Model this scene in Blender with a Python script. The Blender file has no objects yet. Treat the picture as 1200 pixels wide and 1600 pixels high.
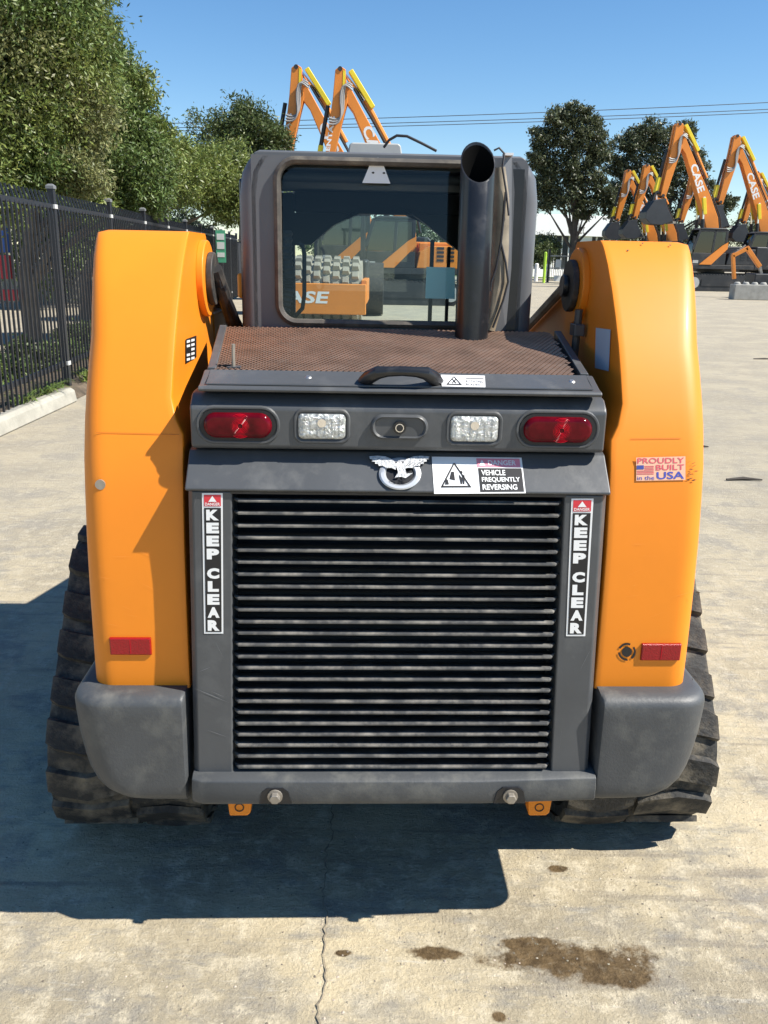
import bpy, bmesh, math, random
import numpy as np
from mathutils import Vector, Matrix, Euler

random.seed(7); rng = np.random.default_rng(7)
R = math.radians
sc = bpy.context.scene
C = sc.collection

# ------------------------------------------------------------------ camera, sky, sun, exposure
PITCH, ROLL, FPX, CAMZ = R(16.74), R(1.2), 1330.0, 1.6
CAMROT = Matrix.Rotation(math.pi / 2 - PITCH, 3, 'X') @ Matrix.Rotation(ROLL, 3, 'Z')
cd = bpy.data.cameras.new('camera'); cam = bpy.data.objects.new('camera', cd); C.objects.link(cam)
cd.sensor_fit = 'VERTICAL'; cd.sensor_height = 36.0; cd.sensor_width = 27.0
cd.lens = FPX / 1600 * 36.0; cd.clip_start = 0.05; cd.clip_end = 3000
cam.matrix_world = Matrix.Translation((0, 0, CAMZ)) @ CAMROT.to_4x4()
sc.camera = cam

SUN = Vector((0.84, -0.21, 1.0)).normalized()          # towards the sun
SUN_EL = math.asin(SUN.z); SUN_AZ = math.atan2(SUN.x, SUN.y)
world = bpy.data.worlds.new('World'); sc.world = world; world.use_nodes = True
wn = world.node_tree.nodes; wl = world.node_tree.links
sky = wn.new('ShaderNodeTexSky'); sky.sky_type = 'NISHITA'; sky.sun_disc = False
sky.sun_elevation = SUN_EL; sky.sun_rotation = SUN_AZ
sky.altitude = 300; sky.air_density = 1.0; sky.dust_density = 0.0; sky.ozone_density = 3.0
bg = wn['Background']; hsn = wn.new('ShaderNodeHueSaturation'); hsn.inputs['Saturation'].default_value = 1.21; wl.new(sky.outputs[0], hsn.inputs['Color']); wl.new(hsn.outputs[0], bg.inputs[0]); bg.inputs[1].default_value = 0.090
sd = bpy.data.lights.new('sun', 'SUN'); sd.energy = 5.0; sd.angle = R(0.53); sd.color = (1.0, 0.95, 0.86)
so = bpy.data.objects.new('sun', sd); C.objects.link(so)
so.rotation_euler = (-SUN).to_track_quat('-Z', 'Y').to_euler(); so.location = (8, -3, 12)
sc.view_settings.view_transform = 'Standard'; sc.view_settings.look = 'None'
sc.view_settings.gamma = 1.0; sc.view_settings.exposure = 0.80
sc.view_settings.use_curve_mapping = False
sc.render.engine = 'CYCLES'
sc.cycles.max_bounces = 10; sc.cycles.transparent_max_bounces = 16
sc.cycles.caustics_reflective = False; sc.cycles.caustics_refractive = False

# ------------------------------------------------------------------ measuring helpers (photo pixels -> points at a real depth)
MO = Vector((0.033, 1.7, 0)); MR = Matrix.Rotation(R(2.2), 3, 'Z'); MRT = MR.transposed()
def ray(px, py): return CAMROT @ Vector(((px - 600) / FPX, -(py - 800) / FPX, -1))
def at(px, py, Y):
    d = ray(px, py); return Vector((0, 0, CAMZ)) + d * (Y / d.y)
def gnd(px, py, z=0.0):
    d = ray(px, py); return Vector((0, 0, CAMZ)) + d * ((z - CAMZ) / d.z)
LC = MRT @ (Vector((0, 0, CAMZ)) - MO)
def loc(px, py, y):
    d = MRT @ ray(px, py); return LC + d * ((y - LC.y) / d.y)
def hit(px, py, plane, off=0.0):
    p0, n = plane; d = MRT @ ray(px, py)
    return LC + d * ((p0 + n * off - LC).dot(n) / d.dot(n))

# ------------------------------------------------------------------ materials
MATS = {}
def mat(name, col=(.5, .5, .5), rough=.5, metal=0., var=0., vscale=8., dust=None, damt=0., dscale=5., bump=0., bscale=60., coat=0., spec=.5, island=0., trans=None):
    m = bpy.data.materials.new(name); MATS[name] = m; m.use_nodes = True
    nt = m.node_tree; N = nt.nodes; K = nt.links; b = N['Principled BSDF']
    b.inputs['Roughness'].default_value = rough; b.inputs['Metallic'].default_value = metal
    b.inputs['Specular IOR Level'].default_value = spec
    if coat: b.inputs['Coat Weight'].default_value = coat; b.inputs['Coat Roughness'].default_value = .12
    b.inputs['Base Color'].default_value = (*col, 1)
    tc = N.new('ShaderNodeTexCoord'); out = None
    def noise(scale, detail=6, rough_=.6):
        n = N.new('ShaderNodeTexNoise'); n.inputs['Scale'].default_value = scale
        n.inputs['Detail'].default_value = detail; n.inputs['Roughness'].default_value = rough_
        K.new(tc.outputs['Object'], n.inputs['Vector']); return n
    def mix(a, bcol, fac, mode='MIX'):
        x = N.new('ShaderNodeMix'); x.data_type = 'RGBA'; x.blend_type = mode
        for s, v in ((x.inputs[0], fac), (x.inputs[6], a), (x.inputs[7], bcol)):
            if hasattr(v, 'links'): K.new(v, s)
            elif isinstance(v, (tuple, list)): s.default_value = (*v, 1)
            else: s.default_value = v
        return x.outputs[2]
    def ramp(src, lo, hi, v0=0., v1=1.):
        r = N.new('ShaderNodeMapRange'); r.inputs[1].default_value = lo; r.inputs[2].default_value = hi
        r.inputs[3].default_value = v0; r.inputs[4].default_value = v1; K.new(src, r.inputs[0]); return r.outputs[0]
    cur = tuple(col)
    if var:
        f = ramp(noise(vscale).outputs[0], .3, .7)
        cur = mix(tuple(c * (1 - var) for c in col), tuple(min(1, c * (1 + var)) for c in col), f)
    if island:
        g = N.new('ShaderNodeNewGeometry')
        f = ramp(g.outputs['Random Per Island'], 0, 1, 1 - island, 1 + island)
        hs = N.new('ShaderNodeHueSaturation'); K.new(f, hs.inputs['Value'])
        hv = ramp(g.outputs['Random Per Island'], 0, 1, .485, .515); 
        mm = N.new('ShaderNodeMath'); mm.operation = 'FRACT'; m2 = N.new('ShaderNodeMath'); m2.operation = 'MULTIPLY'; m2.inputs[1].default_value = 7.31
        K.new(g.outputs['Random Per Island'], m2.inputs[0]); K.new(m2.outputs[0], mm.inputs[0])
        K.new(ramp(mm.outputs[0], 0, 1, .478, .522), hs.inputs['Hue'])
        if hasattr(cur, 'links'): K.new(cur, hs.inputs['Color'])
        else: hs.inputs['Color'].default_value = (*cur, 1)
        cur = hs.outputs[0]
    if dust:
        f = ramp(noise(dscale, 8, .65).outputs[0], .62 - .35 * damt, .80 - .2 * damt, 0, min(1, damt * 1.3))
        cur = mix(cur, dust, f)
        K.new(ramp(f, 0, 1, rough, .85), b.inputs['Roughness'])
    if hasattr(cur, 'links'): K.new(cur, b.inputs['Base Color'])
    if bump:
        bn = N.new('ShaderNodeBump'); bn.inputs['Strength'].default_value = bump; bn.inputs['Distance'].default_value = .01
        K.new(noise(bscale, 5).outputs[0], bn.inputs['Height']); K.new(bn.outputs[0], b.inputs['Normal'])
    if trans:
        t = N.new('ShaderNodeBsdfTranslucent'); ms = N.new('ShaderNodeMixShader'); ms.inputs[0].default_value = trans
        if hasattr(cur, 'links'): K.new(cur, t.inputs[0])
        else: t.inputs[0].default_value = (*cur, 1)
        K.new(b.outputs[0], ms.inputs[1]); K.new(t.outputs[0], ms.inputs[2]); K.new(ms.outputs[0], N['Material Output'].inputs[0])
    return m

def glass(name, tint, refl_rough=.02, base=.04):
    m = bpy.data.materials.new(name); MATS[name] = m; m.use_nodes = True
    nt = m.node_tree; N = nt.nodes; K = nt.links; N.remove(N['Principled BSDF'])
    t = N.new('ShaderNodeBsdfTransparent'); t.inputs[0].default_value = (*tint, 1)
    g = N.new('ShaderNodeBsdfGlossy'); g.inputs['Roughness'].default_value = refl_rough
    fr = N.new('ShaderNodeFresnel'); fr.inputs[0].default_value = 1.48
    a = N.new('ShaderNodeMath'); a.operation = 'ADD'; a.inputs[1].default_value = base; K.new(fr.outputs[0], a.inputs[0])
    ms = N.new('ShaderNodeMixShader'); K.new(a.outputs[0], ms.inputs[0]); K.new(t.outputs[0], ms.inputs[1]); K.new(g.outputs[0], ms.inputs[2])
    K.new(ms.outputs[0], N['Material Output'].inputs[0]); return m

DUST = (.36, .30, .21)
mat('orange', (.80, .240, .012), .48, var=.05, vscale=3, coat=.06, spec=.4)
mat('orange_far', (.72, .235, .03), .4, var=.1, vscale=1.5)
mat('grey_paint', (.070, .074, .079), .40, var=.12, vscale=5, dust=(.17, .17, .165), damt=.30, dscale=9, bump=.04, bscale=40)
mat('grey_dusty', (.062, .066, .070), .5, var=.15, vscale=6, dust=(.19, .185, .16), damt=.34, dscale=13, bump=.1, bscale=160)
mat('slat_paint', (.060, .062, .064), .35, var=.25, vscale=30, dust=(.37, .34, .29), damt=.48, dscale=12)
mat('cab_paint', (.115, .120, .130), .38, var=.1, vscale=4, dust=(.16, .155, .14), damt=.25, dscale=6)
mat('shield', (.30, .25, .18), .5, metal=.3, var=.35, vscale=14); mat('bore_shade', (.004, .004, .004), .95, spec=.05); mat('black', (.012, .012, .013), .6)
mat('black_gloss', (.014, .015, .018), .3, var=.2, vscale=20, dust=(.08, .08, .09), damt=.3, dscale=12)
mat('interior', (.012, .015, .020), .7)
mat('rubber', (.020, .020, .019), .75, var=.3, vscale=15, dust=(.25, .21, .15), damt=.48, dscale=14, bump=.5, bscale=70)
mat('rubber_clean', (.025, .024, .023), .6, dust=(.16, .13, .10), damt=.4, dscale=20)
mat('seal', (.075, .066, .056), .55, var=.3, vscale=12, dust=(.28, .24, .18), damt=.4, dscale=14)
mat('mesh_rust', (.33, .205, .142), .6, var=.25, vscale=14, dust=(.36, .28, .22), damt=.35, dscale=18)
mat('steel', (.55, .53, .50), .35, metal=.9, var=.15, vscale=20)
mat('steel_dull', (.34, .31, .27), .45, metal=.6, var=.3, vscale=14, dust=(.40, .33, .24), damt=.5, dscale=10)
mat('white', (.80, .80, .79), .45); mat('ink', (.012, .012, .014), .45)
mat('red_sign', (.62, .035, .05), .45); mat('pink_sign', (.74, .26, .33), .45)
mat('decal_red', (.66, .10, .13), .5); mat('decal_blue', (.06, .08, .40), .5); mat('decal_pink', (.82, .47, .32), .5)
mat('sticker_blue', (.50, .60, .70), .4); mat('sticker_grey', (.25, .25, .25), .4)
mat('red_lens', (.095, .0015, .006), .10, coat=0, spec=.2, var=.5, vscale=22)
mat('red_lens_inner', (.5, .006, .018), .15, coat=0, spec=.2)
mat('red_reflector', (.30, .005, .008), .25, coat=0, bump=.3, bscale=300)
mat('clear_lens', (.62, .63, .60), .12, metal=.55, var=.4, vscale=60, bump=1.0, bscale=90, coat=1.0)
mat('chrome', (.8, .8, .82), .15, metal=1.0); mat('emblem_ring', (.55, .57, .60), .4, metal=.5)
mat('yellow_guard', (.80, .62, .03), .5, var=.1, vscale=4)
mat('dark_machine', (.022, .023, .025), .5, var=.3, vscale=2, dust=(.12, .10, .08), damt=.3, dscale=2)
mat('bucket_dark', (.030, .033, .038), .45, var=.2, vscale=2)
mat('hose_grey', (.30, .29, .28), .5)
mat('light_grey', (.42, .42, .40), .5, var=.1)
mat('fence_black', (.014, .016, .021), .4, var=.2, vscale=3)
mat('fence_bracket', (.55, .55, .53), .4); mat('cap_grey', (.16, .165, .17), .5)
mat('shade_cloth', (.016, .020, .026), .85, bump=.4, bscale=30)
mat('kerb_concrete', (.36, .34, .285), .85, var=.18, vscale=5, bump=.5, bscale=50)
mat('block_concrete', (.33, .32, .29), .9, var=.2, vscale=3, bump=.4, bscale=20)
mat('mulch', (.10, .075, .05), .95, var=.5, vscale=9, bump=1., bscale=30)
mat('strap_leaf', (.14, .20, .045), .5, island=.35, trans=.25)
mat('leaf_olive', (.165, .205, .050), .45, island=.55, trans=.3)
mat('leaf_green', (.115, .165, .045), .45, island=.55, trans=.3)
mat('leaf_gum', (.085, .100, .048), .45, island=.6, trans=.25)
mat('leaf_dry', (.19, .20, .075), .5, island=.5, trans=.25); mat('leaf_mid', (.085, .115, .035), .5, island=.45, trans=.25)
mat('bark', (.20, .16, .12), .9, var=.3, vscale=6, bump=.6, bscale=20)
mat('bark_dark', (.07, .06, .05), .9, var=.3, vscale=4)
mat('building_white', (.84, .84, .83), .6); mat('building_dark', (.03, .035, .04), .3)
mat('lime', (.45, .72, .06), .5); mat('sign_green', (.10, .42, .25), .5); mat('sign_white', (.8, .82, .8), .5)
mat('banner_blue', (.04, .13, .45), .5); mat('banner_red', (.55, .03, .04), .5)
mat('drum_steel', (.34, .30, .24), .6, metal=.2, var=.25, vscale=3)
mat('teal_card', (.35, .60, .58), .5); mat('cable', (.03, .03, .035), .6)
mat('grass', (.10, .15, .035), .8, var=.3, vscale=2)
mat('flag_ink', (.05, .07, .30), .5)
glass('cab_glass', (.84, .94, .95), .0, .0); glass('wind_glass', (.94, .97, .97), .0, .0); glass('dark_glass', (.10, .14, .15), .03, .05)
glass('side_glass', (.30, .38, .42), .02, .04)

# concrete yard: worn beige slab with scuffs, oil stains and fine relief
def concrete():
    m = bpy.data.materials.new('yard_concrete'); MATS['yard'] = m; m.use_nodes = True
    nt = m.node_tree; N = nt.nodes; K = nt.links; b = N['Principled BSDF']
    tc = N.new('ShaderNodeTexCoord')
    def noise(scale, detail=6, rough=.6, sc3=None, rot=0):
        n = N.new('ShaderNodeTexNoise'); n.inputs['Scale'].default_value = scale; n.inputs['Detail'].default_value = detail; n.inputs['Roughness'].default_value = rough
        if sc3:
            mp = N.new('ShaderNodeMapping'); mp.inputs['Scale'].default_value = sc3; mp.inputs['Rotation'].default_value[2] = rot
            K.new(tc.outputs['Object'], mp.inputs[0]); K.new(mp.outputs[0], n.inputs['Vector'])
        else: K.new(tc.outputs['Object'], n.inputs['Vector'])
        return n.outputs[0]
    def rmp(src, lo, hi, a=0., z=1.):
        r = N.new('ShaderNodeMapRange'); r.inputs[1].default_value = lo; r.inputs[2].default_value = hi; r.inputs[3].default_value = a; r.inputs[4].default_value = z
        K.new(src, r.inputs[0]); return r.outputs[0]
    def mth(op, a, bb):
        x = N.new('ShaderNodeMath'); x.operation = op
        for i, v in enumerate((a, bb)):
            if hasattr(v, 'links'): K.new(v, x.inputs[i])
            else: x.inputs[i].default_value = v
        return x.outputs[0]
    def mix(a, c, f):
        x = N.new('ShaderNodeMix'); x.data_type = 'RGBA'
        for s, v in ((x.inputs[0], f), (x.inputs[6], a), (x.inputs[7], c)):
            if hasattr(v, 'links'): K.new(v, s)
            elif isinstance(v, tuple): s.default_value = (*v, 1)
            else: s.default_value = v
        return x.outputs[2]
    base = mix((.345, .295, .21), (.60, .505, .335), rmp(noise(1.1, 8, .62), .41, .60))
    base = mix(base, (.30, .275, .23), rmp(noise(2.6, 7, .68), .50, .61, 0, .85))
    base = mix(base, (.64, .56, .41), rmp(noise(14, 8, .75), .50, .64, 0, .85))
    base = mix(base, (.245, .235, .215), rmp(noise(5, 8, .72, (1, 3.2, 1), .25), .52, .67, 0, .72))
    base = mix(base, (.60, .56, .47), rmp(noise(7, 8, .7, (1, 6, 1), .3), .60, .70, 0, .6))
    base = mix(base, (.20, .175, .14), rmp(noise(45, 6, .75), .60, .74, 0, .7))
    base = mix(base, (.24, .21, .17), rmp(noise(1.3, 4, .5, (1, 12, 1), .12), .60, .69, 0, .6))
    base = mix(base, (.27, .235, .175), rmp(noise(110, 5, .8), .54, .70, 0, .45))
    base = mix(base, (.70, .63, .48), rmp(noise(75, 5, .8), .56, .70, 0, .4))
    # far yard turns greyer and darker with distance
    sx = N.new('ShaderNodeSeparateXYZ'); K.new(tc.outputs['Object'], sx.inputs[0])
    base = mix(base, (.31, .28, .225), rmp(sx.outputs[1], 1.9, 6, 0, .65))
    # oil stains: blobs with ragged edges
    wob = noise(11, 8, .72)
    stain = None
    for (px, py, rx, ry, edge) in ((890, 1498, .185, .050, .35), (965, 1522, .09, .035, .35), (682, 1489, .07, .020, .3), (872, 1357, .026, .014, .3), (535, 1489, .02, .01, .3), (780, 1588, .016, .014, .3), (835, 1478, .08, .025, .3)):
        g = gnd(px, py)
        dx = mth('DIVIDE', mth('SUBTRACT', sx.outputs[0], g.x), rx); dy = mth('DIVIDE', mth('SUBTRACT', sx.outputs[1], g.y), ry)
        d = mth('SQRT', mth('ADD', mth('MULTIPLY', dx, dx), mth('MULTIPLY', dy, dy)), 0.)
        d = mth('ADD', d, mth('MULTIPLY', mth('SUBTRACT', wob, .5), 2.6))
        s = rmp(d, 1.2, .85)
        stain = s if stain is None else mth('MAXIMUM', stain, s)
    stcol = mix((.085, .056, .028), (.17, .115, .058), rmp(noise(30, 5, .7), .4, .6))
    base = mix(base, stcol, mth('MULTIPLY', stain, rmp(noise(40, 5, .6), .3, .45, .72, 1.)))
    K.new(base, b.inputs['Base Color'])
    K.new(rmp(stain, 0, 1, .9, .45), b.inputs['Roughness'])
    b.inputs['Specular IOR Level'].default_value = .15
    h = mth('ADD', mth('ADD', noise(28, 10, .75), mth('MULTIPLY', noise(130, 4, .7), .5)), mth('MULTIPLY', noise(9, 8, .7, (1, 4, 1), .25), .8))
    bn = N.new('ShaderNodeBump'); bn.inputs['Strength'].default_value = .85; bn.inputs['Distance'].default_value = .012
    K.new(h, bn.inputs['Height']); K.new(bn.outputs[0], b.inputs['Normal'])
concrete()

# ------------------------------------------------------------------ mesh helpers
class MB:
    def __init__(s): s.v = []; s.f = []
    def add(s, vs, fs):
        o = len(s.v); s.v += [tuple(v) for v in vs]; s.f += [tuple(i + o for i in f) for f in fs]; return s
    def box(s, x0, x1, y0, y1, z0, z1):
        v = [(x, y, z) for x in (x0, x1) for y in (y0, y1) for z in (z0, z1)]
        return s.add(v, [(0, 1, 3, 2), (4, 6, 7, 5), (0, 4, 5, 1), (2, 3, 7, 6), (0, 2, 6, 4), (1, 5, 7, 3)])
    def prism(s, pts, a0, a1, axis='x'):
        n = len(pts)
        def P(p, a): return (a, p[0], p[1]) if axis == 'x' else ((p[0], a, p[1]) if axis == 'y' else (p[0], p[1], a))
        v = [P(p, a0) for p in pts] + [P(p, a1) for p in pts]
        return s.add(v, [tuple(range(n)), tuple(range(2 * n - 1, n - 1, -1))] + [(i, i + n, (i + 1) % n + n, (i + 1) % n) for i in range(n)])
    def loft(s, rings, closed=True, cap0=True, cap1=True):
        n = len(rings[0]); v = [p for r in rings for p in r]; f = []
        for k in range(len(rings) - 1):
            for i in range(n if closed else n - 1):
                j = (i + 1) % n; f.append((k * n + i, k * n + j, (k + 1) * n + j, (k + 1) * n + i))
        if cap0: f.append(tuple(range(n - 1, -1, -1)))
        if cap1: f.append(tuple((len(rings) - 1) * n + i for i in range(n)))
        return s.add(v, f)
    def tube(s, path, r, n=10, caps=True):
        path = [Vector(p) for p in path]; rs = r if isinstance(r, (list, tuple)) else [r] * len(path); rings = []
        up = None
        for i, p in enumerate(path):
            t = (path[min(i + 1, len(path) - 1)] - path[max(i - 1, 0)]).normalized()
            if up is None: up = Vector((0, 0, 1)) if abs(t.z) < .9 else Vector((0, 1, 0))
            a = t.cross(up).normalized(); bb = a.cross(t).normalized(); up = bb
            rings.append([p + (a * math.cos(2 * math.pi * k / n) + bb * math.sin(2 * math.pi * k / n)) * rs[i] for k in range(n)])
        return s.loft(rings, True, caps, caps)
    def poly(s, pts): return s.add(pts, [tuple(range(len(pts)))])
    def mesh(s, name):
        me = bpy.data.meshes.new(name); me.from_pydata(s.v, [], s.f); me.validate()
        bm = bmesh.new(); bm.from_mesh(me); bmesh.ops.recalc_face_normals(bm, faces=bm.faces); bm.to_mesh(me); bm.free(); return me
    def build(s, name, m, parent=None, bevel=0, seg=2, smooth=30):
        me = s.mesh(name); return link(name, me, m, parent, bevel, seg, smooth)
def link(name, me, m, parent=None, bevel=0, seg=2, smooth=30):
    if m and not me.materials: me.materials.append(MATS[m])
    o = bpy.data.objects.new(name, me); C.objects.link(o); o.parent = parent
    if smooth:
        me.shade_smooth()
        if bevel:
            md = o.modifiers.new('bevel', 'BEVEL'); md.width = bevel; md.segments = seg; md.limit_method = 'ANGLE'; md.angle_limit = R(28); md.harden_normals = True
        else: me.set_sharp_from_angle(angle=R(smooth))
    return o
def empty(name, locn=(0, 0, 0), rz=0):
    o = bpy.data.objects.new(name, None); C.objects.link(o); o.location = locn; o.rotation_euler = (0, 0, rz); o.empty_display_size = .2; return o
def tag(o, label=None, cat=None, group=None, kind=None):
    for k, v in (('label', label), ('category', cat), ('group', group), ('kind', kind)):
        if v: o[k] = v
    return o
def copy_tree(o, parent=None):
    c = o.copy(); C.objects.link(c); c.parent = parent
    for ch in [x for x in CHILDREN.get(o, o.children)]: copy_tree(ch, c)
    return c
CHILDREN = {}
def dup(o, locn, rz, scale=1., label=None):
    c = copy_tree(o); c.location = locn; c.rotation_euler = (0, 0, rz); c.scale = (scale,) * 3
    if label: c['label'] = label
    return c
def rr(w, h, r, n=6, cx=0, cy=0):
    pts = []
    for (sx, sy, a0) in ((1, -1, -90), (1, 1, 0), (-1, 1, 90), (-1, -1, 180)):
        for k in range(n + 1):
            a = R(a0 + 90 * k / n); pts.append((cx + sx * (w / 2 - r) + r * math.cos(a), cy + sy * (h / 2 - r) + r * math.sin(a)))
    return pts
def text_norm(body, bold=0.):
    cu = bpy.data.curves.new('t', 'FONT'); cu.body = body; cu.size = 1; cu.offset = bold; cu.resolution_u = 3
    o = bpy.data.objects.new('t', cu); C.objects.link(o)
    dg = bpy.context.evaluated_depsgraph_get(); me = bpy.data.meshes.new_from_object(o.evaluated_get(dg))
    vs = np.array([v.co[:2] for v in me.vertices]); fs = [tuple(p.vertices) for p in me.polygons]
    bpy.data.objects.remove(o); bpy.data.curves.remove(cu); bpy.data.meshes.remove(me)
    lo, hi = vs.min(0), vs.max(0); return (vs - lo) / (hi - lo), fs
def text(name, body, fn, m, parent, bold=.012):
    uv, fs = text_norm(body, bold); return MB().add([fn(u, v) for u, v in uv], fs).build(name, m, parent, smooth=0)

# ================================================================== SETTING
g = MB()
xs = [-400, -60, -20, -8, -4, -2, -1, 0, 1, 2, 4, 8, 20, 60, 400]; ys = [-60, -10, 0, 1, 2, 3, 5, 8, 14, 30, 60, 120, 900]
g.add([(x, y, 0) for y in ys for x in xs], [(j * len(xs) + i, j * len(xs) + i + 1, (j + 1) * len(xs) + i + 1, (j + 1) * len(xs) + i) for j in range(len(ys) - 1) for i in range(len(xs) - 1)])
ground = g.build('ground', 'yard', smooth=0); tag(ground, 'worn beige concrete yard with scuffs and brown oil stains', 'ground', kind='structure')
# slab joint: ragged crumbling groove
def ragged(pts, w0, name, m, z):
    v = []; f = []
    for i, (x, y) in enumerate(pts):
        w = w0 * random.uniform(.35, 1.5); s = random.uniform(-.4, .4) * w0
        v += [(x - w + s, y, z), (x + w + s, y, z)]
        if i: f.append((2 * i - 2, 2 * i - 1, 2 * i + 1, 2 * i))
    return MB().add(v, f).build(name, m, ground, smooth=0)
mat('joint_dark', (.25, .21, .15), .95, var=.4, vscale=40); mat('joint_rim', (.40, .36, .28), .95, var=.3, vscale=30)
jl = [(-.118 + .005 * math.sin(y * 9) + .004 * math.sin(y * 37) + random.uniform(-.006, .006) - (y - 1.4) * .025, y) for y in np.arange(.6, 6, .016)]
ragged(jl, .0019, 'slab_joint', 'joint_dark', .004)
# loose chips and grit
v = MB()
def chip(x, y, s):
    k = random.choice((5, 6)); a0 = random.random() * 6
    ring = [(x + s * random.uniform(.6, 1) * math.cos(a0 + i * 6.283 / k), y + s * random.uniform(.6, 1) * math.sin(a0 + i * 6.283 / k), .0005) for i in range(k)]
    v.add(ring + [(x, y, s * random.uniform(.3, .6))], [(i, (i + 1) % k, k) for i in range(k)])
for _ in range(2600):
    y = random.uniform(.9, 2.2) if random.random() < .6 else random.uniform(2, 9)
    chip(random.uniform(-1, 1) * (.4 + y * .5), y, random.uniform(.0015, .0045))
for _ in range(260):
    q = random.choice(jl); chip(q[0] + random.gauss(0, .02), q[1], random.uniform(.002, .006))
mat('grit', (.30, .26, .20), .95, island=.6)
tag(v.build('grit', 'grit', smooth=0), 'loose concrete grit scattered over the yard', 'grit', kind='stuff')
for i, (px, py, L, a) in enumerate(((1163, 752, .28, .1), (1090, 700, .2, .3), (1195, 562, .4, 0))):
    p = gnd(px, py); dv = MB().tube([(p.x - L / 2, p.y, .012), (p.x, p.y + .03, .016), (p.x + L / 2, p.y + .01, .012)], [.008, .014, .006], 6).build('stick_debris', 'bark_dark')
    tag(dv, ['thin dark stick lying on the concrete right of the loader, nearest of three', 'short dark twig on the concrete beside the orange tower', 'long dark twig at the right edge, farthest of three'][i], 'twig', 'twigs on the yard')

# garden bed + kerb along the fence
fpts = [(-3.40, 4.9), (-3.50, 7.35), (-3.66, 9.76), (-3.80, 12.15), (-4.00, 14.55), (-4.22, 16.95), (-4.42, 19.35), (-4.61, 21.75), (-4.80, 24.15), (-5.0, 26.5), (-5.19, 28.9), (-5.38, 31.3), (-5.57, 33.7), (-5.75, 36.1), (-5.9, 38.5)]
b = MB(); n = 26
bed = [(-3.56, -3 + i * .5) for i in range(25)]
bv = []; bf = []
for i, y in enumerate(np.arange(-3, 34, .5)):
    x0 = -3.54 if y < 9.2 else -3.40 - max(0, y - 9.2) * .10 + random.uniform(-.05, .05)
    for k, dx in enumerate((0, -.1, -.3, -.6, -1.2)): bv.append((x0 + dx, y, (.10 if y < 9.2 else (.005 if k == 0 else .09)) + random.uniform(0, .03) * (k > 0)))
    if i:
        for k in range(4): bf.append(((i - 1) * 5 + k, (i - 1) * 5 + k + 1, i * 5 + k + 1, i * 5 + k))
tag(b.add(bv, bf).build('garden_bed', 'mulch'), 'strip of brown mulch along the foot of the fence', 'garden bed', kind='structure')
kp = [(-.085, .004), (-.085, .14), (.03, .155), (.075, .125), (.095, .004)]
for i, (y0, y1) in enumerate(((-2, 1.0), (1.012, 4.0), (4.012, 6.7), (6.712, 9.3))):
    k = MB().loft([[(-3.49 + p[0], y, p[1]) for p in kp] for y in np.linspace(y0, y1, 8)]).build('kerb_stone', 'kerb_concrete', bevel=.012)
    tag(k, ['pale concrete kerb length behind the camera', 'pale concrete kerb length beside the camera', 'pale concrete kerb length just left of the frame edge', 'pale concrete kerb ending beside the first fence post'][i], 'kerb', 'kerb lengths below the fence')

# strap-leaf clumps at the foot of the fence
def strap_clump(x, y, z, nl, ln, label):
    mb = MB()
    for _ in range(nl):
        a = random.uniform(0, 6.283); L = ln * random.uniform(.6, 1.1); w = .008; x0 = x + random.gauss(0, .03); y0 = y + random.gauss(0, .08)
        dx, dy = math.cos(a), math.sin(a); pv = []; fo = []
        for k in range(6):
            t = k / 5; r_ = L * (t * .75); h = L * (1.0 * t - .75 * t * t); ww = w * (1 - t * .85)
            pv += [(x0 + dx * r_ - dy * ww, y0 + dy * r_ + dx * ww, z + h), (x0 + dx * r_ + dy * ww, y0 + dy * r_ - dx * ww, z + h)]
            if k: fo.append((2 * k - 2, 2 * k - 1, 2 * k + 1, 2 * k))
        mb.add(pv, fo)
    o = mb.build('strap_leaf_plant', 'strap_leaf', smooth=0); tag(o, label, 'plant', 'strappy plants along the fence')
sl = ['lowest strappy green plant by the kerb at the left edge', 'strappy green plant spilling over the kerb before the first post', 'small strappy plant just behind the first fence post', 'bright strappy plant beside the end of the kerb', 'strappy plant beyond the kerb end, half hidden by the orange tower', 'far strappy plant along the fence foot', 'farthest strappy plant along the fence foot']
for i, (x, y, nl, ln) in enumerate(((-3.60, 8.35, 70, .40), (-3.62, 8.95, 80, .42), (-3.70, 9.5, 30, .3), (-3.56, 10.25, 80, .42), (-3.68, 11.2, 60, .42), (-3.8, 12.4, 50, .45), (-3.95, 14.0, 50, .45))): strap_clump(x, y, .1, nl, ln, sl[i])

# ------------------------------------------------------------------ steel picket fence
fence = empty('picket_fence', (-3.5, 7.3, 0)); tag(fence, 'tall black steel picket fence with square posts along the left side', 'fence')
FO = Vector((-3.5, 7.3, 0))
def fbox(mb, c, dx, dy, dz): mb.box(c[0] - dx, c[0] + dx, c[1] - dy, c[1] + dy, c[2] - dz, c[2] + dz)
pk = MB().prism([(-.012, .0), (.012, .0), (.012, 1.86), (.012, 1.97), (.0, 2.04), (-.012, 1.97)], -.012, .012, 'y')
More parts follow.
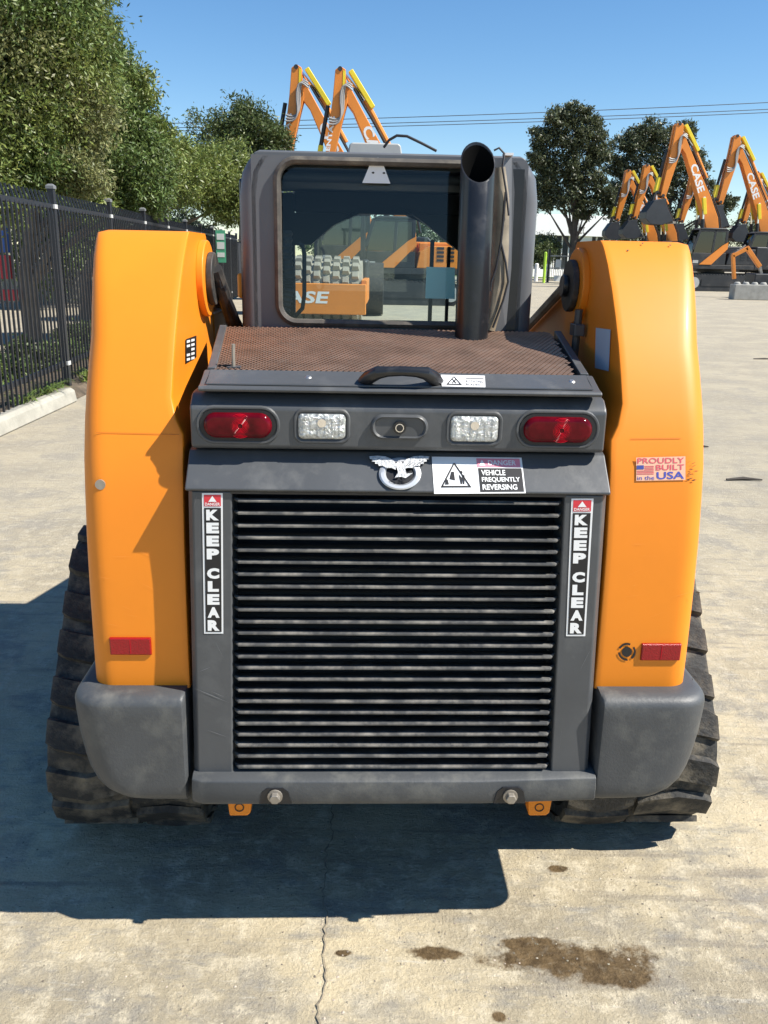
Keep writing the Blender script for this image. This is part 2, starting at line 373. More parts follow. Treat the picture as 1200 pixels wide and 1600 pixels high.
# curved crimped tip
pm = MB().loft([[(sx * .0095 + ox, sy * .0095 * k, z) for sx, sy in ((-1, -1), (1, -1), (1, 1), (-1, 1))] for z, ox, k in ((.0, 0, 1), (1.80, 0, 1), (1.92, .02, .9), (2.02, .045, .5))])
pme = pm.mesh('picket'); pme.materials.append(MATS['fence_black'])
post_me = MB().box(-.035, .035, -.035, .035, 0, 2.12).mesh('post'); post_me.materials.append(MATS['fence_black'])
cap_me = MB().loft([[(sx * .043, sy * .043, z) for sx, sy in ((-1, -1), (1, -1), (1, 1), (-1, 1))] for z in (2.12, 2.15)] + [[(sx * .02, sy * .02, 2.17) for sx, sy in ((-1, -1), (1, -1), (1, 1), (-1, 1))]]).mesh('cap'); cap_me.materials.append(MATS['cap_grey'])
br_me = MB().box(-.042, .042, -.042, .042, -.022, .022).mesh('bracket'); br_me.materials.append(MATS['fence_bracket'])
ZB = .10
for i, (x, y) in enumerate(fpts):
    p = link('post', post_me, None, fence, .004); p.location = Vector((x, y, ZB)) - FO
    c = link('post_cap', cap_me, None, p); 
    for z in (.26, 1.94):
        bb = link('rail_bracket', br_me, None, p); bb.location = (0, 0, z)
    if i + 1 < len(fpts):
        x1, y1 = fpts[i + 1]; d = Vector((x1 - x, y1 - y, 0)); L = d.length; ang = math.atan2(d.y, d.x)
        for z in (.26, 1.94):
            r_ = MB().box(.04, L - .04, -.02, .02, -.025, .025).build('rail', 'fence_black', fence, .003); r_.location = Vector((x, y, ZB + z)) - FO; r_.rotation_euler = (0, 0, ang)
        np_ = 19 if i < 11 else 0
        for k in range(np_):
            t = (k + 1) / (np_ + 1)
            q = link('picket', pme, None, fence, 0, smooth=0); q.location = Vector((x + d.x * t + .025, y + d.y * t, ZB + .06)) - FO; q.rotation_euler = (0, 0, ang + math.pi / 2)
        if i >= 5:
            s_ = MB()
            s_.add([(L * k / 12, .03 + .012 * math.sin(k * 1.7), z) for k in range(13) for z in (.08, 1.90)], [(2 * k, 2 * k + 2, 2 * k + 3, 2 * k + 1) for k in range(12)])
            o = s_.build('shade_cloth', 'shade_cloth', fence); o.location = Vector((x, y, ZB)) - FO; o.rotation_euler = (0, 0, ang)
# green and white notice on the cloth
p = at(345, 385, 24.2)
sg = empty('fence_notice', p)
MB().box(-.13, .13, -.01, .01, -.42, .42).build('panel', 'sign_green', sg)
for z, h in ((.25, .08), (.02, .09), (-.22, .06)): MB().box(-.10, .10, -.016, -.0102, z - h, z + h).build('print_patch', 'sign_white', sg)
tag(sg, 'narrow green and white notice hung on the dark fence cloth', 'notice')
for (px, py0, py1, m, lab, Y) in ((4, 335, 395, 'banner_blue', 'blue panel seen through the fence at the left edge', 15.5), (8, 398, 436, 'banner_red', 'red panel seen through the fence below the blue one', 15.4), (16, 452, 470, 'banner_red', 'small red panel low behind the fence at left', 15.3)):
    a_, b_ = at(px - 18, py0, Y), at(px + 8, py1, Y)
    tag(MB().box(a_.x, b_.x, Y, Y + .15, b_.z, a_.z).build('banner_panel', m, bevel=.01), lab, 'panel', 'coloured panels behind the fence')
tag(MB().box(-14, -5.6, 27.0, 27.3, 0, 1.0).build('low_wall', 'kerb_concrete', bevel=.02), 'low pale wall beyond the fence, seen between pickets', 'wall')

# ------------------------------------------------------------------ trees and shrubs
def leaves(clumps, per, size, asp=.32, shell=.55, droop=.3):
    """leaf quads spread through ellipsoid clumps; clumps = (x,y,z,rx,ry,rz,weight)"""
    V = []; cnt = 0
    for (x, y, z, rx, ry, rz, w) in clumps:
        n_ = int(per * w); d = rng.normal(size=(n_, 3)); d /= np.linalg.norm(d, axis=1)[:, None]
        rad = (shell + (1 - shell) * rng.random(n_)) * (1 + .22 * rng.normal(size=n_) * .6)
        # sub-tufts
        k = max(6, int(n_ / 90)); td = rng.normal(size=(k, 3)); td /= np.linalg.norm(td, axis=1)[:, None]; tr = .45 + .62 * rng.random(k)
        idx = rng.integers(0, k, n_); use = rng.random(n_) < .88
        pos = d * rad[:, None]
        tuft = td[idx] * tr[idx][:, None] + rng.normal(size=(n_, 3)) * .15
        pos[use] = tuft[use]
        P = pos * np.array([rx, ry, rz]) + np.array([x, y, z])
        dirv = rng.normal(size=(n_, 3)) + pos * .8; dirv[:, 2] -= droop; dirv /= np.linalg.norm(dirv, axis=1)[:, None]
        side = np.cross(dirv, rng.normal(size=(n_, 3))); side /= np.linalg.norm(side, axis=1)[:, None] + 1e-9
        s = size * (.6 + .8 * rng.random(n_))[:, None]
        q = np.stack([P - dirv * s * .5, P + side * s * asp * .5, P + dirv * s * .5, P - side * s * asp * .5], 1)
        V.append(q.reshape(-1, 3)); cnt += n_
    V = np.concatenate(V); me = bpy.data.meshes.new('leaves')
    me.vertices.add(len(V)); me.vertices.foreach_set('co', V.ravel().astype(np.float32))
    me.loops.add(len(V)); me.loops.foreach_set('vertex_index', np.arange(len(V), dtype=np.int32))
    me.polygons.add(cnt); me.polygons.foreach_set('loop_start', np.arange(0, len(V), 4, dtype=np.int32)); me.polygons.foreach_set('loop_total', np.full(cnt, 4, dtype=np.int32))
    me.update(); me.validate(); return me
def tree(name, base, clumps, per, size, lm, bm_, trunk_r, label, cat='tree', group=None, asp=.32, limbs=True, shell=.5):
    t = empty(name, base); B = Vector(base)
    cl = [(c[0] - B.x, c[1] - B.y, c[2] - B.z, *c[3:]) for c in clumps]
    mb = MB(); top = max(cl, key=lambda c: c[2]); h = top[2]
    mb.tube([(0, 0, 0), (.1 * trunk_r, 0, h * .25), (top[0] * .3, top[1] * .3, h * .55), (top[0] * .8, top[1] * .8, h * .95)], [trunk_r * 1.2, trunk_r, trunk_r * .65, trunk_r * .2], 9)
    if trunk_r > 0: mb.build('trunk', bm_, t)
    if limbs:
        lb = MB()
        for c in cl:
            z0 = max(.2 * h, c[2] * random.uniform(.3, .6)); f = z0 / h; s = Vector((top[0] * .4 * f, top[1] * .4 * f, z0)); e = Vector(c[:3])
            mid = (s + e) / 2 + Vector((random.uniform(-.1, .1), random.uniform(-.1, .1), random.uniform(0, .15))) * c[5]
            lb.tube([s, mid, e], [trunk_r * .45, trunk_r * .28, trunk_r * .08], 6)
            for _ in range(3):
                q = e + Vector([random.uniform(-.8, .8) * c[3 + k] for k in range(3)]); lb.tube([e * .5 + mid * .5, (e + q) / 2, q], [trunk_r * .15, trunk_r * .1, trunk_r * .03], 5)
        lb.build('limbs', bm_, t)
    lms = lm if isinstance(lm, tuple) else (lm,)
    for k_, l_ in enumerate(lms): link('crown', leaves(cl[k_::len(lms)], per, size, asp, shell), l_, t, smooth=0)
    tag(t, label, cat, group); return t
def pc(px, py, Y, r, w=1., flat=.8, dy=0):
    p = at(px, py, Y); return (p.x, p.y + dy, p.z, r, r, r * flat, w)
T1 = [pc(x, y, Y, r, w) for x, y, Y, r, w in ((-40, 20, 11.5, 1.0, 1), (40, 15, 11.6, .85, 1), (80, 20, 12, .7, .9), (0, 110, 11.4, .9, 1), (85, 105, 11.8, .75, 1), (120, 95, 12.4, .6, .8), (20, 190, 11.5, .75, 1), (110, 180, 12.2, .6, .8), (-60, 200, 11.2, .9, 1), (45, 250, 11.6, .55, .9), (-30, 290, 11.2, .6, .8), (110, 262, 12, .5, .8), (-90, -60, 11.5, 1.2, 1), (40, -90, 11.8, 1.1, 1), (85, -60, 12.3, .7, .9))]
tree('broadleaf_tree', (-6.0, 12.0, 0), T1, 13500, .066, ('leaf_olive', 'leaf_green', 'leaf_olive', 'leaf_dry'), 'bark', .15, 'large olive-leaved tree overhanging the fence at the left edge', group='trees behind the fence', shell=.35)
T2 = [pc(x, y, Y, r, w) for x, y, Y, r, w in ((120, 30, 15, .55, .8), (150, 95, 15.2, .65, 1), (190, 142, 15.6, .6, 1), (150, 175, 15, .7, 1), (200, 205, 15.5, .65, 1), (232, 212, 16, .45, .9), (165, 240, 15, .7, 1), (215, 262, 15.3, .65, 1), (248, 260, 16, .5, .9), (195, 300, 15.2, .45, .8), (235, 300, 15.5, .45, .7), (135, 300, 14.6, .5, .8)  , (140, 60, 15.2, .45, .6))]
tree('broadleaf_tree', (-6.4, 15.6, 0), T2, 9500, .075, ('leaf_green', 'leaf_green', 'leaf_olive'), 'bark', .14, 'dark green bushy tree behind the fence, second from left', group='trees behind the fence', shell=.35)
T3 = [pc(x, y, Y, r, w) for x, y, Y, r, w in ((265, 238, 20, .55, .8), (288, 258, 20.5, .6, 1), (275, 280, 20, .75, 1), (310, 275, 21, .8, 1), (340, 300, 22, .8, 1), (360, 270, 22, .8, 1), (330, 262, 21.5, .6, 1), (365, 320, 22.5, .7, .9), (395, 290, 23, .8, 1))]
tree('broadleaf_tree', (-7.2, 20.8, 0), T3, 6500, .09, 'leaf_olive', 'bark', .13, 'lower sunlit tree behind the fence above the left orange tower', group='trees behind the fence', shell=.4)
T4 = [pc(x, y, Y, r, w) for x, y, Y, r, w in ((340, 215, 34, 1.2, 1), (375, 190, 34, 1.1, 1), (405, 205, 34, 1.1, 1), (425, 222, 34, .8, 1), (390, 235, 34, 1.3, 1), (350, 250, 34, 1.2, 1), (425, 255, 34, .9, 1), (383, 185, 34, .55, .5))]
tree('broadleaf_tree', (-5.6, 34.0, 0), T4, 4000, .14, 'leaf_mid', 'bark', .2, 'round green tree farther back, left of the cab roof', group='trees behind the fence', shell=.4)
def gum(base, cl, label): tree('gum_tree', base, cl, 3400, .22, 'leaf_gum', 'bark_dark', .24, label, group='tall gum trees', shell=.3, asp=.4)
gp = at(893, 428, 63)
gum((gp.x, 63, 0), [pc(x, y, 63, r, w) for x, y, r, w in ((898, 180, 1.0, .7), (870, 190, 1.1, .8), (925, 200, 1.1, .8), (850, 215, 1.0, .7), (895, 215, 1.5, 1), (845, 250, 1.0, .8), (935, 235, 1.0, .8), (875, 255, 1.5, 1), (920, 270, 1.3, 1), (845, 290, 1.1, .8), (885, 300, 1.4, 1), (940, 305, 1.0, .8), (850, 318, .9, .6), (915, 325, 1.0, .7), (955, 325, .8, .4))], 'tall dark gum tree with forked trunk right of the cab')
gp = at(1030, 425, 70)
gum((gp.x, 70, 0), [pc(x, y, 70, r, w) for x, y, r, w in ((1010, 210, 1.3, 1), (1040, 215, 1.4, 1), (1070, 210, 1.0, .8), (980, 225, 1.2, .9), (965, 260, 1.1, .8), (1000, 255, 1.6, 1), (1045, 260, 1.6, 1), (1080, 255, 1.2, .9), (970, 300, 1.2, 1), (1020, 300, 1.6, 1), (1070, 300, 1.4, 1), (985, 335, 1.3, .9), (1040, 340, 1.4, .9), (1100, 290, 1.0, .6), (1110, 330, 1.2, .7), (1135, 320, .9, .5))], 'broad dark gum tree behind the excavator booms')
def shrub(px, py, Y, r, lm, label, per=1500, size=.09, flat=.7):
    p = at(px, py, Y); p.z = max(p.z, r * .5)
    cl = [(p.x + random.uniform(-.5, .5) * r, p.y + random.uniform(-.5, .5) * r, p.z + random.uniform(-.25, .3) * r, r * .7, r * .7, r * .6 * flat, 1) for _ in range(4)]
    tree('shrub', (p.x, p.y, 0), cl, per, size, lm, 'bark_dark', .04, label, 'shrub', 'shrubs beyond the fence', shell=.25)
sh = [('leaf_mid', 'low shrub behind the fence at the left edge'), ('leaf_green', 'low shrub behind the first fence bay'), ('leaf_mid', 'low shrub behind the first fence post'), ('leaf_green', 'low dark shrub behind the second fence bay'), ('leaf_mid', 'low shrub behind the third fence post'), ('leaf_green', 'dark shrub behind the third fence bay')]
for i, (x, y) in enumerate(((-4.5, 8.6), (-4.55, 9.7), (-4.6, 10.9), (-4.7, 12.2), (-4.9, 13.6), (-5.0, 15.0))):
    cl = [(x + random.uniform(-.2, .2), y + random.uniform(-.55, .55), .16 + random.uniform(0, .16), .3, .5, .2, 1) for _ in range(4)]
    tree('shrub', (x, y, 0), cl, 1100, .08, sh[i][0], 'bark_dark', .03, sh[i][1], 'shrub', 'shrubs beyond the fence', shell=.25)
# taller screen of shrubs across the far side of the fence
hl = ['screening bush farthest left beyond the fence', 'second screening bush beyond the fence', 'third screening bush beyond the fence', 'fourth screening bush beyond the fence', 'screening bush beside the dark fence cloth', 'screening bush at the far end of the fence']
for i, (x, y) in enumerate(((-12.5, 19), (-11, 21.5), (-9.8, 24), (-9, 26), (-8.4, 30), (-8.0, 36))):
    cl = [(x + random.uniform(-1.2, 1.2), y + random.uniform(-.8, .8), 1.8 + random.uniform(-.5, 1.2), 1.3, 1.0, 1.1, 1) for _ in range(5)]
    tree('shrub', (x, y, 0), cl, 1500, .17, 'leaf_gum' if i % 2 else 'leaf_green', 'bark_dark', .07, hl[i], 'shrub', 'shrubs beyond the fence', shell=.25)
for (px, py, Y, r, lab) in ((852, 388, 72, 1.4, 'round green bush beside the far building'), (838, 392, 70, 1.3, 'green bush half hidden by the cab edge')): shrub(px, py, Y, r, 'leaf_mid', lab, 1500, .2, 1.2)


for (px, py, Y, r, lab) in ((985, 380, 74, 2.0, 'dark bush behind the far excavators, leftmost of four'), (1040, 382, 74, 2.2, 'dark bush behind the tallest boom'), (1105, 380, 76, 2.2, 'dark bush between the two large booms'), (1180, 378, 76, 2.4, 'dark bush behind the boom at the right edge')): shrub(px, py, Y, r, 'leaf_gum', lab, 1500, .24, 1.2)
for (px, py, Y, r, lab) in ((500, 372, 58, 2.0, 'dark green bush far behind the roller, leftmost in the cab window'), (560, 370, 60, 2.2, 'dark green bush behind the excavator cab in the window'), (630, 368, 60, 2.3, 'dark green bush behind the excavator body in the window'), (700, 370, 58, 2.0, 'dark green bush rightmost in the cab window')): shrub(px, py, Y, r, 'leaf_mid', lab, 1500, .2, 1.3)
# ================================================================== FAR YARD
# white showroom
bl = empty('showroom_building', (16, 84, 0), R(16)); BY = 84.0; k84 = 84 / FPX
bx0, bx1 = at(800, 400, BY).x - 16, at(1000, 400, BY).x - 16
MB().box(bx0, bx1, .6, 14, 0, 3.75).build('wall', 'building_dark', bl)
fasc = MB().box(bx0 - .5, bx1, -.2, 15, 3.75, 5.6).build('fascia', 'building_white', bl, .03)
MB().box(bx0, bx1, .3, .58, 0, .7).build('plinth', 'building_white', bl)
x = bx0 + .6
while x < bx1:
    MB().box(x - .05, x + .05, .48, .6, .7, 3.75).build('mullion', 'building_white', bl); x += .72
for px in (861, 919, 975):
    cx = at(px, 400, BY).x - 16; w = .62 if px == 919 else .2
    MB().box(cx - w, cx + w, .1, .47, 0, 3.75).build('column', 'building_white', bl)
pa, pb = at(887, 380, BY - .25), at(917, 362, BY - .25)
text('lettering', 'outlet', lambda u, v: (pa.x + (pb.x - pa.x) * u - 16, -.215, 3.95 + v * .95), 'steel_dull', bl, .0)
tag(bl, 'long white showroom with dark glazing and outlet lettering behind the gum tree', 'building')
tag(MB().box(-60, 140, 78, 83, .004, .02).build('lawn', 'grass', smooth=0), 'strip of green lawn before the showroom', 'lawn', kind='structure')

# far palisade gate
gt = empty('yard_gate', (at(870, 436, 64).x, 64, 0)); GX = gt.location.x
gl, gr_ = at(856, 430, 64).x - GX, at(990, 430, 64).x - GX
pkm = MB(); x = gl
while x < gr_: pkm.box(x - .014, x + .014, -.01, .02, .12, 2.05); x += .13
tag(pkm.build('picket_panel', 'fence_black', gt, smooth=0), kind='stuff')
for z in (.3, 1.0, 1.85): MB().box(gl, gr_, -.03, -.011, z - .04, z + .04).build('rail', 'light_grey', gt)
for x in (gl, gl + 1.7, gl + 3.4): MB().box(x - .08, x + .08, -.09, .09, 0, 2.3).build('post', 'fence_black', gt)
for (px, z0, z1, w) in ((871, 1.05, 1.6, .2), (871, .1, .5, .25), (886, .95, 1.35, .1)):
    cx = at(px, 430, 64).x - GX; MB().box(cx - w, cx + w, -.06, -.04, z0, z1).build('sign_plate', 'sign_white', gt)
tag(gt, 'dark palisade gate with white sign plates far across the yard', 'gate')
p = at(850, 434, 62.5); lp = MB().tube([(p.x, 62.5, 0), (p.x, 62.5, 2.05), (p.x, 62.5, 2.1)], [.1, .1, .06], 12).build('bollard', 'lime'); tag(lp, 'lime green bollard in front of the far gate', 'bollard')
p = at(838, 425, 66); tag(MB().tube([(p.x, 66, 0), (p.x, 66, 1.25), (p.x, 66, 1.3)], [.14, .14, .08], 10).build('bollard', 'building_white'), 'short white bollard half hidden by the cab edge', 'bollard')

# power lines: three sagging cables, poles out of view
for i, (yl, yr) in enumerate(((193, 155), (200, 166), (205, 171))):
    a_, b_ = at(250, yl, 95), at(1300, yr, 95); cb = []
    for k in range(25):
        t = k / 24; q = a_.lerp(b_, t); q.z -= .9 * 4 * t * (1 - t) * .3; cb.append(q)
    tag(MB().tube(cb, .035, 5).build('power_line', 'cable'), ['highest', 'middle', 'lowest'][i] + ' of the three overhead power lines across the sky', 'power line', 'overhead power lines')

# ------------------------------------------------------------------ excavators
def stadium(x0, x1, z0, z1, n=8):
    r = (z1 - z0) / 2; zc = (z0 + z1) / 2
    return [(x1 - r + r * math.sin(math.pi * k / n), zc - r * math.cos(math.pi * k / n)) for k in range(n + 1)] + [(x0 + r - r * math.sin(math.pi * k / n), zc + r * math.cos(math.pi * k / n)) for k in range(n + 1)]
def bar(mb, a, b, w, y0, y1):
    a, b = Vector(a), Vector(b); d = (b - a).normalized(); n = Vector((-d.y, d.x)) * w / 2
    mb.prism([(a + n), (b + n), (b - n), (a - n)], y0, y1, 'y')
def hose(mb, pts, y, r=.034): mb.tube([(p[0], y, p[1]) for p in pts], r, 6)
def arc(p0, p1, p2, n=8): return [tuple((1 - t) ** 2 * np.array(p0) + 2 * t * (1 - t) * np.array(p1) + t * t * np.array(p2)) for t in np.linspace(0, 1, n)]
def make_excavator(name, body_text):
    e = empty(name)
    for s in (-1, 1):
        y0, y1 = (s * 1.25, s * .70) if s < 0 else (.70, 1.25)
        t = MB().prism(stadium(-1.75, 1.75, 0, .78), y0, y1, 'y').build('crawler', 'dark_machine', e, .02)
        sh_ = MB()
        for k in range(21):
            x = -1.5 + k * .15; sh_.box(x - .05, x + .05, y0 - .01, y1 + .01, .781, .80)
        sh_.build('track_shoes', 'dark_machine', t)
        yo = y1 + .003 if s > 0 else y0 - .003
        for x in (-1.36, 1.36): MB().tube([(x, yo, .39), (x, yo + .03 * s, .39)], .26, 16).build('idler_wheel', 'light_grey', t)
        MB().box(-1.0, 1.0, min(yo, yo + .02 * s), max(yo, yo + .02 * s), .25, .55).build('side_frame', 'dark_machine', t)
    MB().box(-.7, .7, -.69, .69, .35, .85).build('undercarriage', 'dark_machine', e, .03)
    MB().tube([(0, 0, .86), (0, 0, 1.02)], .6, 20).build('slew_ring', 'dark_machine', e)
    MB().prism([(1.6, 1.02), (1.6, 1.22), (-1.9, 1.22), (-1.9, 1.02)], -1.2, 1.2, 'y').build('deck', 'dark_machine', e, .02)
    # orange body with sloped front shoulder
    for (y0, y1) in ((-1.2, -.36), (.36, 1.2)):
        mb = MB(); pr = [(-.15, 1.225), (-1.55, 1.225), (-1.55, 1.95), (-.6, 1.95), (-.25, 1.75)] if y0 > 0 else [(1.2, 1.225), (-1.55, 1.225), (-1.55, 2.1), (.2, 2.1), (1.1, 1.7)]
        h = mb.prism(pr, y0, y1, 'y').build('engine_cover', 'orange_far', e, .03)
        yo = 1.203 if y0 > 0 else -1.203
        for x in (-1.3, -.95): 
            gv = MB()
            for k in range(4): gv.box(x - .12, x + .12, min(yo, yo + .008 * np.sign(yo)), max(yo, yo + .008 * np.sign(yo)), 1.45 + k * .13, 1.53 + k * .13)
            gv.build('vent', 'dark_machine', h)
    MB().box(-1.55, -.3, -.355, .355, 1.225, 2.05).build('engine_cover', 'orange_far', e, .02)
    MB().prism([(-1.56, 1.0), (-2.05, 1.05), (-2.3, 1.3), (-2.3, 1.85), (-2.1, 2.08), (-1.56, 2.08)], -1.22, 1.22, 'y').build('counterweight', 'dark_machine', e, .06)
    sw = MB().prism([(1.2, 1.225), (.6, 1.225), (-.12, 1.95), (-.12, 2.25), (.15, 2.1)], 1.203, 1.225, 'y').build('side_swoosh', 'orange_far', e)
    # cab on the left side (+y)
    cabp = [(1.55, 1.225), (1.62, 1.9), (1.35, 2.78), (1.15, 2.86), (.05, 2.86), (-.09, 2.75), (-.09, 1.225)]
    cb = empty('cab'); cb.parent = e
    bmx = MB()
    for (y0, y1) in ((.36, .40), (1.16, 1.20)):
        bar(bmx, (1.56, 1.9), (1.30, 2.78), .12, y0, y1); bar(bmx, (-.03, 1.9), (-.03, 2.8), .13, y0, y1); bar(bmx, (.62, 1.25), (.55, 2.8), .11, y0, y1)
        bmx.box(-.09, 1.55, y0, y1, 1.225, 1.75); bmx.box(.0, 1.28, y0, y1, 2.70, 2.80)
    bmx.build('frame', 'dark_machine', cb, .015)
    MB().prism([(1.36, 2.79), (1.15, 2.88), (.05, 2.88), (-.12, 2.79)], .34, 1.22, 'y').build('roof', 'dark_machine', cb, .03)
    MB().box(.1, .7, .55, 1.0, 1.3, 2.2).build('seat', 'interior', cb, .08)
    MB().prism([(1.52, 1.76), (1.30, 2.70), (.02, 2.70), (.02, 1.76)], 1.175, 1.182, 'y').build('side_glass', 'dark_glass', cb)
    MB().prism([(1.52, 1.76), (1.30, 2.70), (.02, 2.70), (.02, 1.76)], .378, .384, 'y').build('side_glass', 'dark_glass', cb)
    MB().prism([(1.50, 1.40), (1.58, 1.9), (1.32, 2.72), (1.31, 2.72), (1.565, 1.9), (1.49, 1.40)], .41, 1.15, 'y').build('windscreen', 'dark_glass', cb)
    MB().box(1.25, 1.52, 1.201, 1.21, 1.28, 1.42).build('step_plate', 'light_grey', cb)
    # boom
    boom = [(-.25, 1.55), (.15, 1.45), (.42, 2.5), (.95, 3.85), (2.02, 6.15), (2.52, 6.75), (2.42, 6.95), (2.15, 6.95), (1.55, 5.95), (.55, 4.35), (.05, 3.4), (-.18, 2.4)]
    bm_ = MB().prism([(p[0], p[1]) for p in boom], -.2, .2, 'y').build('boom', 'orange_far', e, .025)
    hs = MB()
    for k, (dy, off) in enumerate(((-.1, .10), (0, .14), (.1, .10))):
        hs.tube([(-.3 - off * .5, dy, 2.4), (0.0 - off, dy, 3.45), (.52 - off, dy, 4.4), (1.5 - off, dy, 6.0), (2.1 - off, dy, 6.9)], .03, 6)
    hs.build('hydraulic_pipes', 'dark_machine', bm_)
    bd = np.array((-.42, -.907)); bv_ = np.array((-.907, .42)); bc_ = np.array((1.30, 5.12))
    for sg_ in (1, -1):
        def onboom(u, v):
            q = bc_ + sg_ * bd * (u - .5) * 1.32 + bv_ * (v - .5) * .36; return (q[0], .2035 * sg_, q[1])
        text('lettering', body_text, onboom, 'white', bm_, .03)
    # arm cylinder along the boom's back, with yellow guard
    ac = MB().tube([(.78, 0, 5.15), (1.62, 0, 6.55)], .09, 10).build('arm_cylinder', 'orange_far', e)
    MB().tube([(1.62, 0, 6.55), (2.38, 0, 7.38)], .05, 8).build('rod', 'chrome', ac)
    gd = MB()
    bar(gd, (1.36, 6.32), (2.12, 7.42), .16, -.14, .14); gd.build('rod_guard', 'yellow_guard', ac, .02)
    for s in (-1, 1):
        lc = MB().tube([(.75, .34 * s, 1.6), (.86, .34 * s, 3.3)], .085, 10).build('boom_cylinder', 'dark_machine', e)
        MB().tube([(.86, .34 * s, 3.3), (.92, .34 * s, 4.3)], .05, 8).build('rod', 'chrome', lc)
        q = MB(); bar(q, (.80, 3.5), (.94, 4.25), .17, .26 * s if s > 0 else -.42, .42 if s > 0 else -.26); q.build('rod_guard', 'yellow_guard', lc, .02)
    # stick hanging in front
    st = [(2.28, 7.42), (2.46, 7.52), (2.62, 7.40), (2.70, 6.55), (3.02, 4.3), (2.78, 4.18), (2.36, 5.9), (2.20, 6.5)]
    sk = MB().prism(st, -.225, -.06, 'y'); sk.prism(st, .06, .225, 'y'); sk.prism([(2.66, 6.5), (3.0, 4.32), (2.93, 4.3), (2.58, 6.5)], -.06, .06, 'y'); sk.prism([(2.2, 6.4), (2.8, 4.3), (2.88, 4.3), (2.34, 6.4)], -.06, .06, 'y')
    sko = sk.build('stick', 'orange_far', e, .02)
    for (a_, b_) in (((2.46, 7.43), (2.46, 7.43)), ((2.36, 6.68), (2.36, 6.68)), ((2.9, 4.3), (2.9, 4.3))): MB().tube([(a_[0], -.25, a_[1]), (a_[0], .25, a_[1])], .075, 12).build('pin', 'dark_machine', sko)
    hh = MB()
    for s in (-1, 1):
        for k in range(3):
            hose(hh, arc((2.06, 6.95 - .08 * k), (2.35 + .06 * k, 7.2), (2.34 + .05 * k, 6.4)) + arc((2.34 + .05 * k, 6.4), (2.32, 5.75 - .05 * k), (2.82, 5.95 - .1 * k))[1:], (.26 + .02 * k) * s)
    hh.build('hoses', 'hose_grey', sko)
    bc = MB().tube([(2.86, 0, 6.35), (3.10, 0, 5.1)], .07, 10).build('bucket_cylinder', 'dark_machine', e)
    q = MB(); bar(q, (3.09, 5.12), (3.20, 4.45), .17, -.13, .13); q.build('rod_guard', 'yellow_guard', bc, .02)
    lk = MB(); bar(lk, (3.2, 4.5), (3.32, 4.05), .09, -.16, -.1); bar(lk, (3.2, 4.5), (3.32, 4.05), .09, .1, .16); bar(lk, (2.95, 4.35), (3.2, 4.5), .08, -.16, -.1); bar(lk, (2.95, 4.35), (3.2, 4.5), .08, .1, .16); lk.build('bucket_linkage', 'dark_machine', e)
    bk = MB().prism([(2.78, 4.16), (3.08, 4.14), (3.38, 4.06), (3.72, 3.55), (3.72, 3.25), (3.45, 3.02), (2.9, 2.98), (2.42, 3.14), (2.34, 3.06), (2.38, 3.22), (2.80, 3.95)], -.42, .42, 'y').build('bucket', 'bucket_dark', e, .02)
    tt = MB()
    for k in range(4): tt.box(2.2, 2.38, -.36 + k * .22, -.29 + k * .22, 3.06, 3.16)
    tag(tt.build('bucket_teeth', 'steel_dull', bk), kind='stuff')
    # mirror and rail
    rl = MB(); rl.tube([(1.62, 1.25, 1.3), (1.62, 1.3, 2.0), (1.62, 1.3, 2.45)], .02, 6); rl.box(1.58, 1.66, 1.26, 1.36, 2.2, 2.5); rl.build('mirror', 'dark_machine', e)
    return e
ex = make_excavator('excavator', 'CASE')
XG = 'orange excavators parked across the yard'
GRN = math.pi
def place_ex(px, py, label, first=False, rz=GRN, sc_=1., Y=None):
    """apex of the stick (local 2.45, 7.5) seen at this photo pixel, standing on the ground"""
    z = 7.5 * sc_
    d = ray(px, py); Y = Y or (z - CAMZ) / d.z * d.y
    p = at(px, py, Y); off = Matrix.Rotation(rz, 3, 'Z') @ Vector((2.45 * sc_, 0, 0))
    o = ex if first else dup(ex, (0, 0, 0), 0)
    o.location = (p.x - off.x, Y - off.y, 0); o.rotation_euler = (0, 0, rz); o.scale = (sc_,) * 3
    tag(o, label, 'excavator', XG); return o
CHILDREN = {}
place_ex(1060, 192, 'orange excavator with the tallest boom at right, dark bucket raised beside a gum tree', True, rz=R(186), sc_=1.22)
place_ex(1150, 211, 'orange excavator whose boom is nearest the right edge of the photo', rz=R(184), sc_=1.22)
place_ex(1010, 257, 'smaller-looking far excavator, taller of the left pair beyond the right orange tower', rz=R(184))
place_ex(981, 265, 'far excavator at the left end of the row, partly behind its neighbour', rz=R(183))
place_ex(1083, 268, 'far excavator glimpsed behind the tallest boom', rz=R(184))
place_ex(1182, 268, 'far excavator glimpsed behind the right-hand boom', rz=R(184))
ec1 = place_ex(532, 106, 'excavator seen through the cab window, its boom rising above the cab roof', rz=R(183))
ec2 = place_ex(464, 103, 'excavator whose stick stands leftmost above the cab roof', rz=R(181), sc_=1.12)

for o_ in [o for o in bpy.data.objects if o.name.startswith('engine_cover') and o.parent not in (ec1, ec2)]:
    o_.material_slots[0].link = 'OBJECT'; o_.material_slots[0].material = MATS['dark_machine']
for e_ in (ec1, ec2):
    sk_ = [c for c in bpy.data.objects if c.parent == e_ and c.name.startswith('stick')][0]
    text('lettering', 'RENTALS', lambda u, v: (2.90 - .21 * u + (v - .5) * .15, .2285, 4.75 + 1.25 * u), 'white', sk_, .03)
    MB().prism([(2.31, 6.55), (2.28, 7.35), (2.36, 7.40), (2.39, 6.55)], .2265, .235, 'y').build('reflective_strip', 'yellow_guard', sk_)
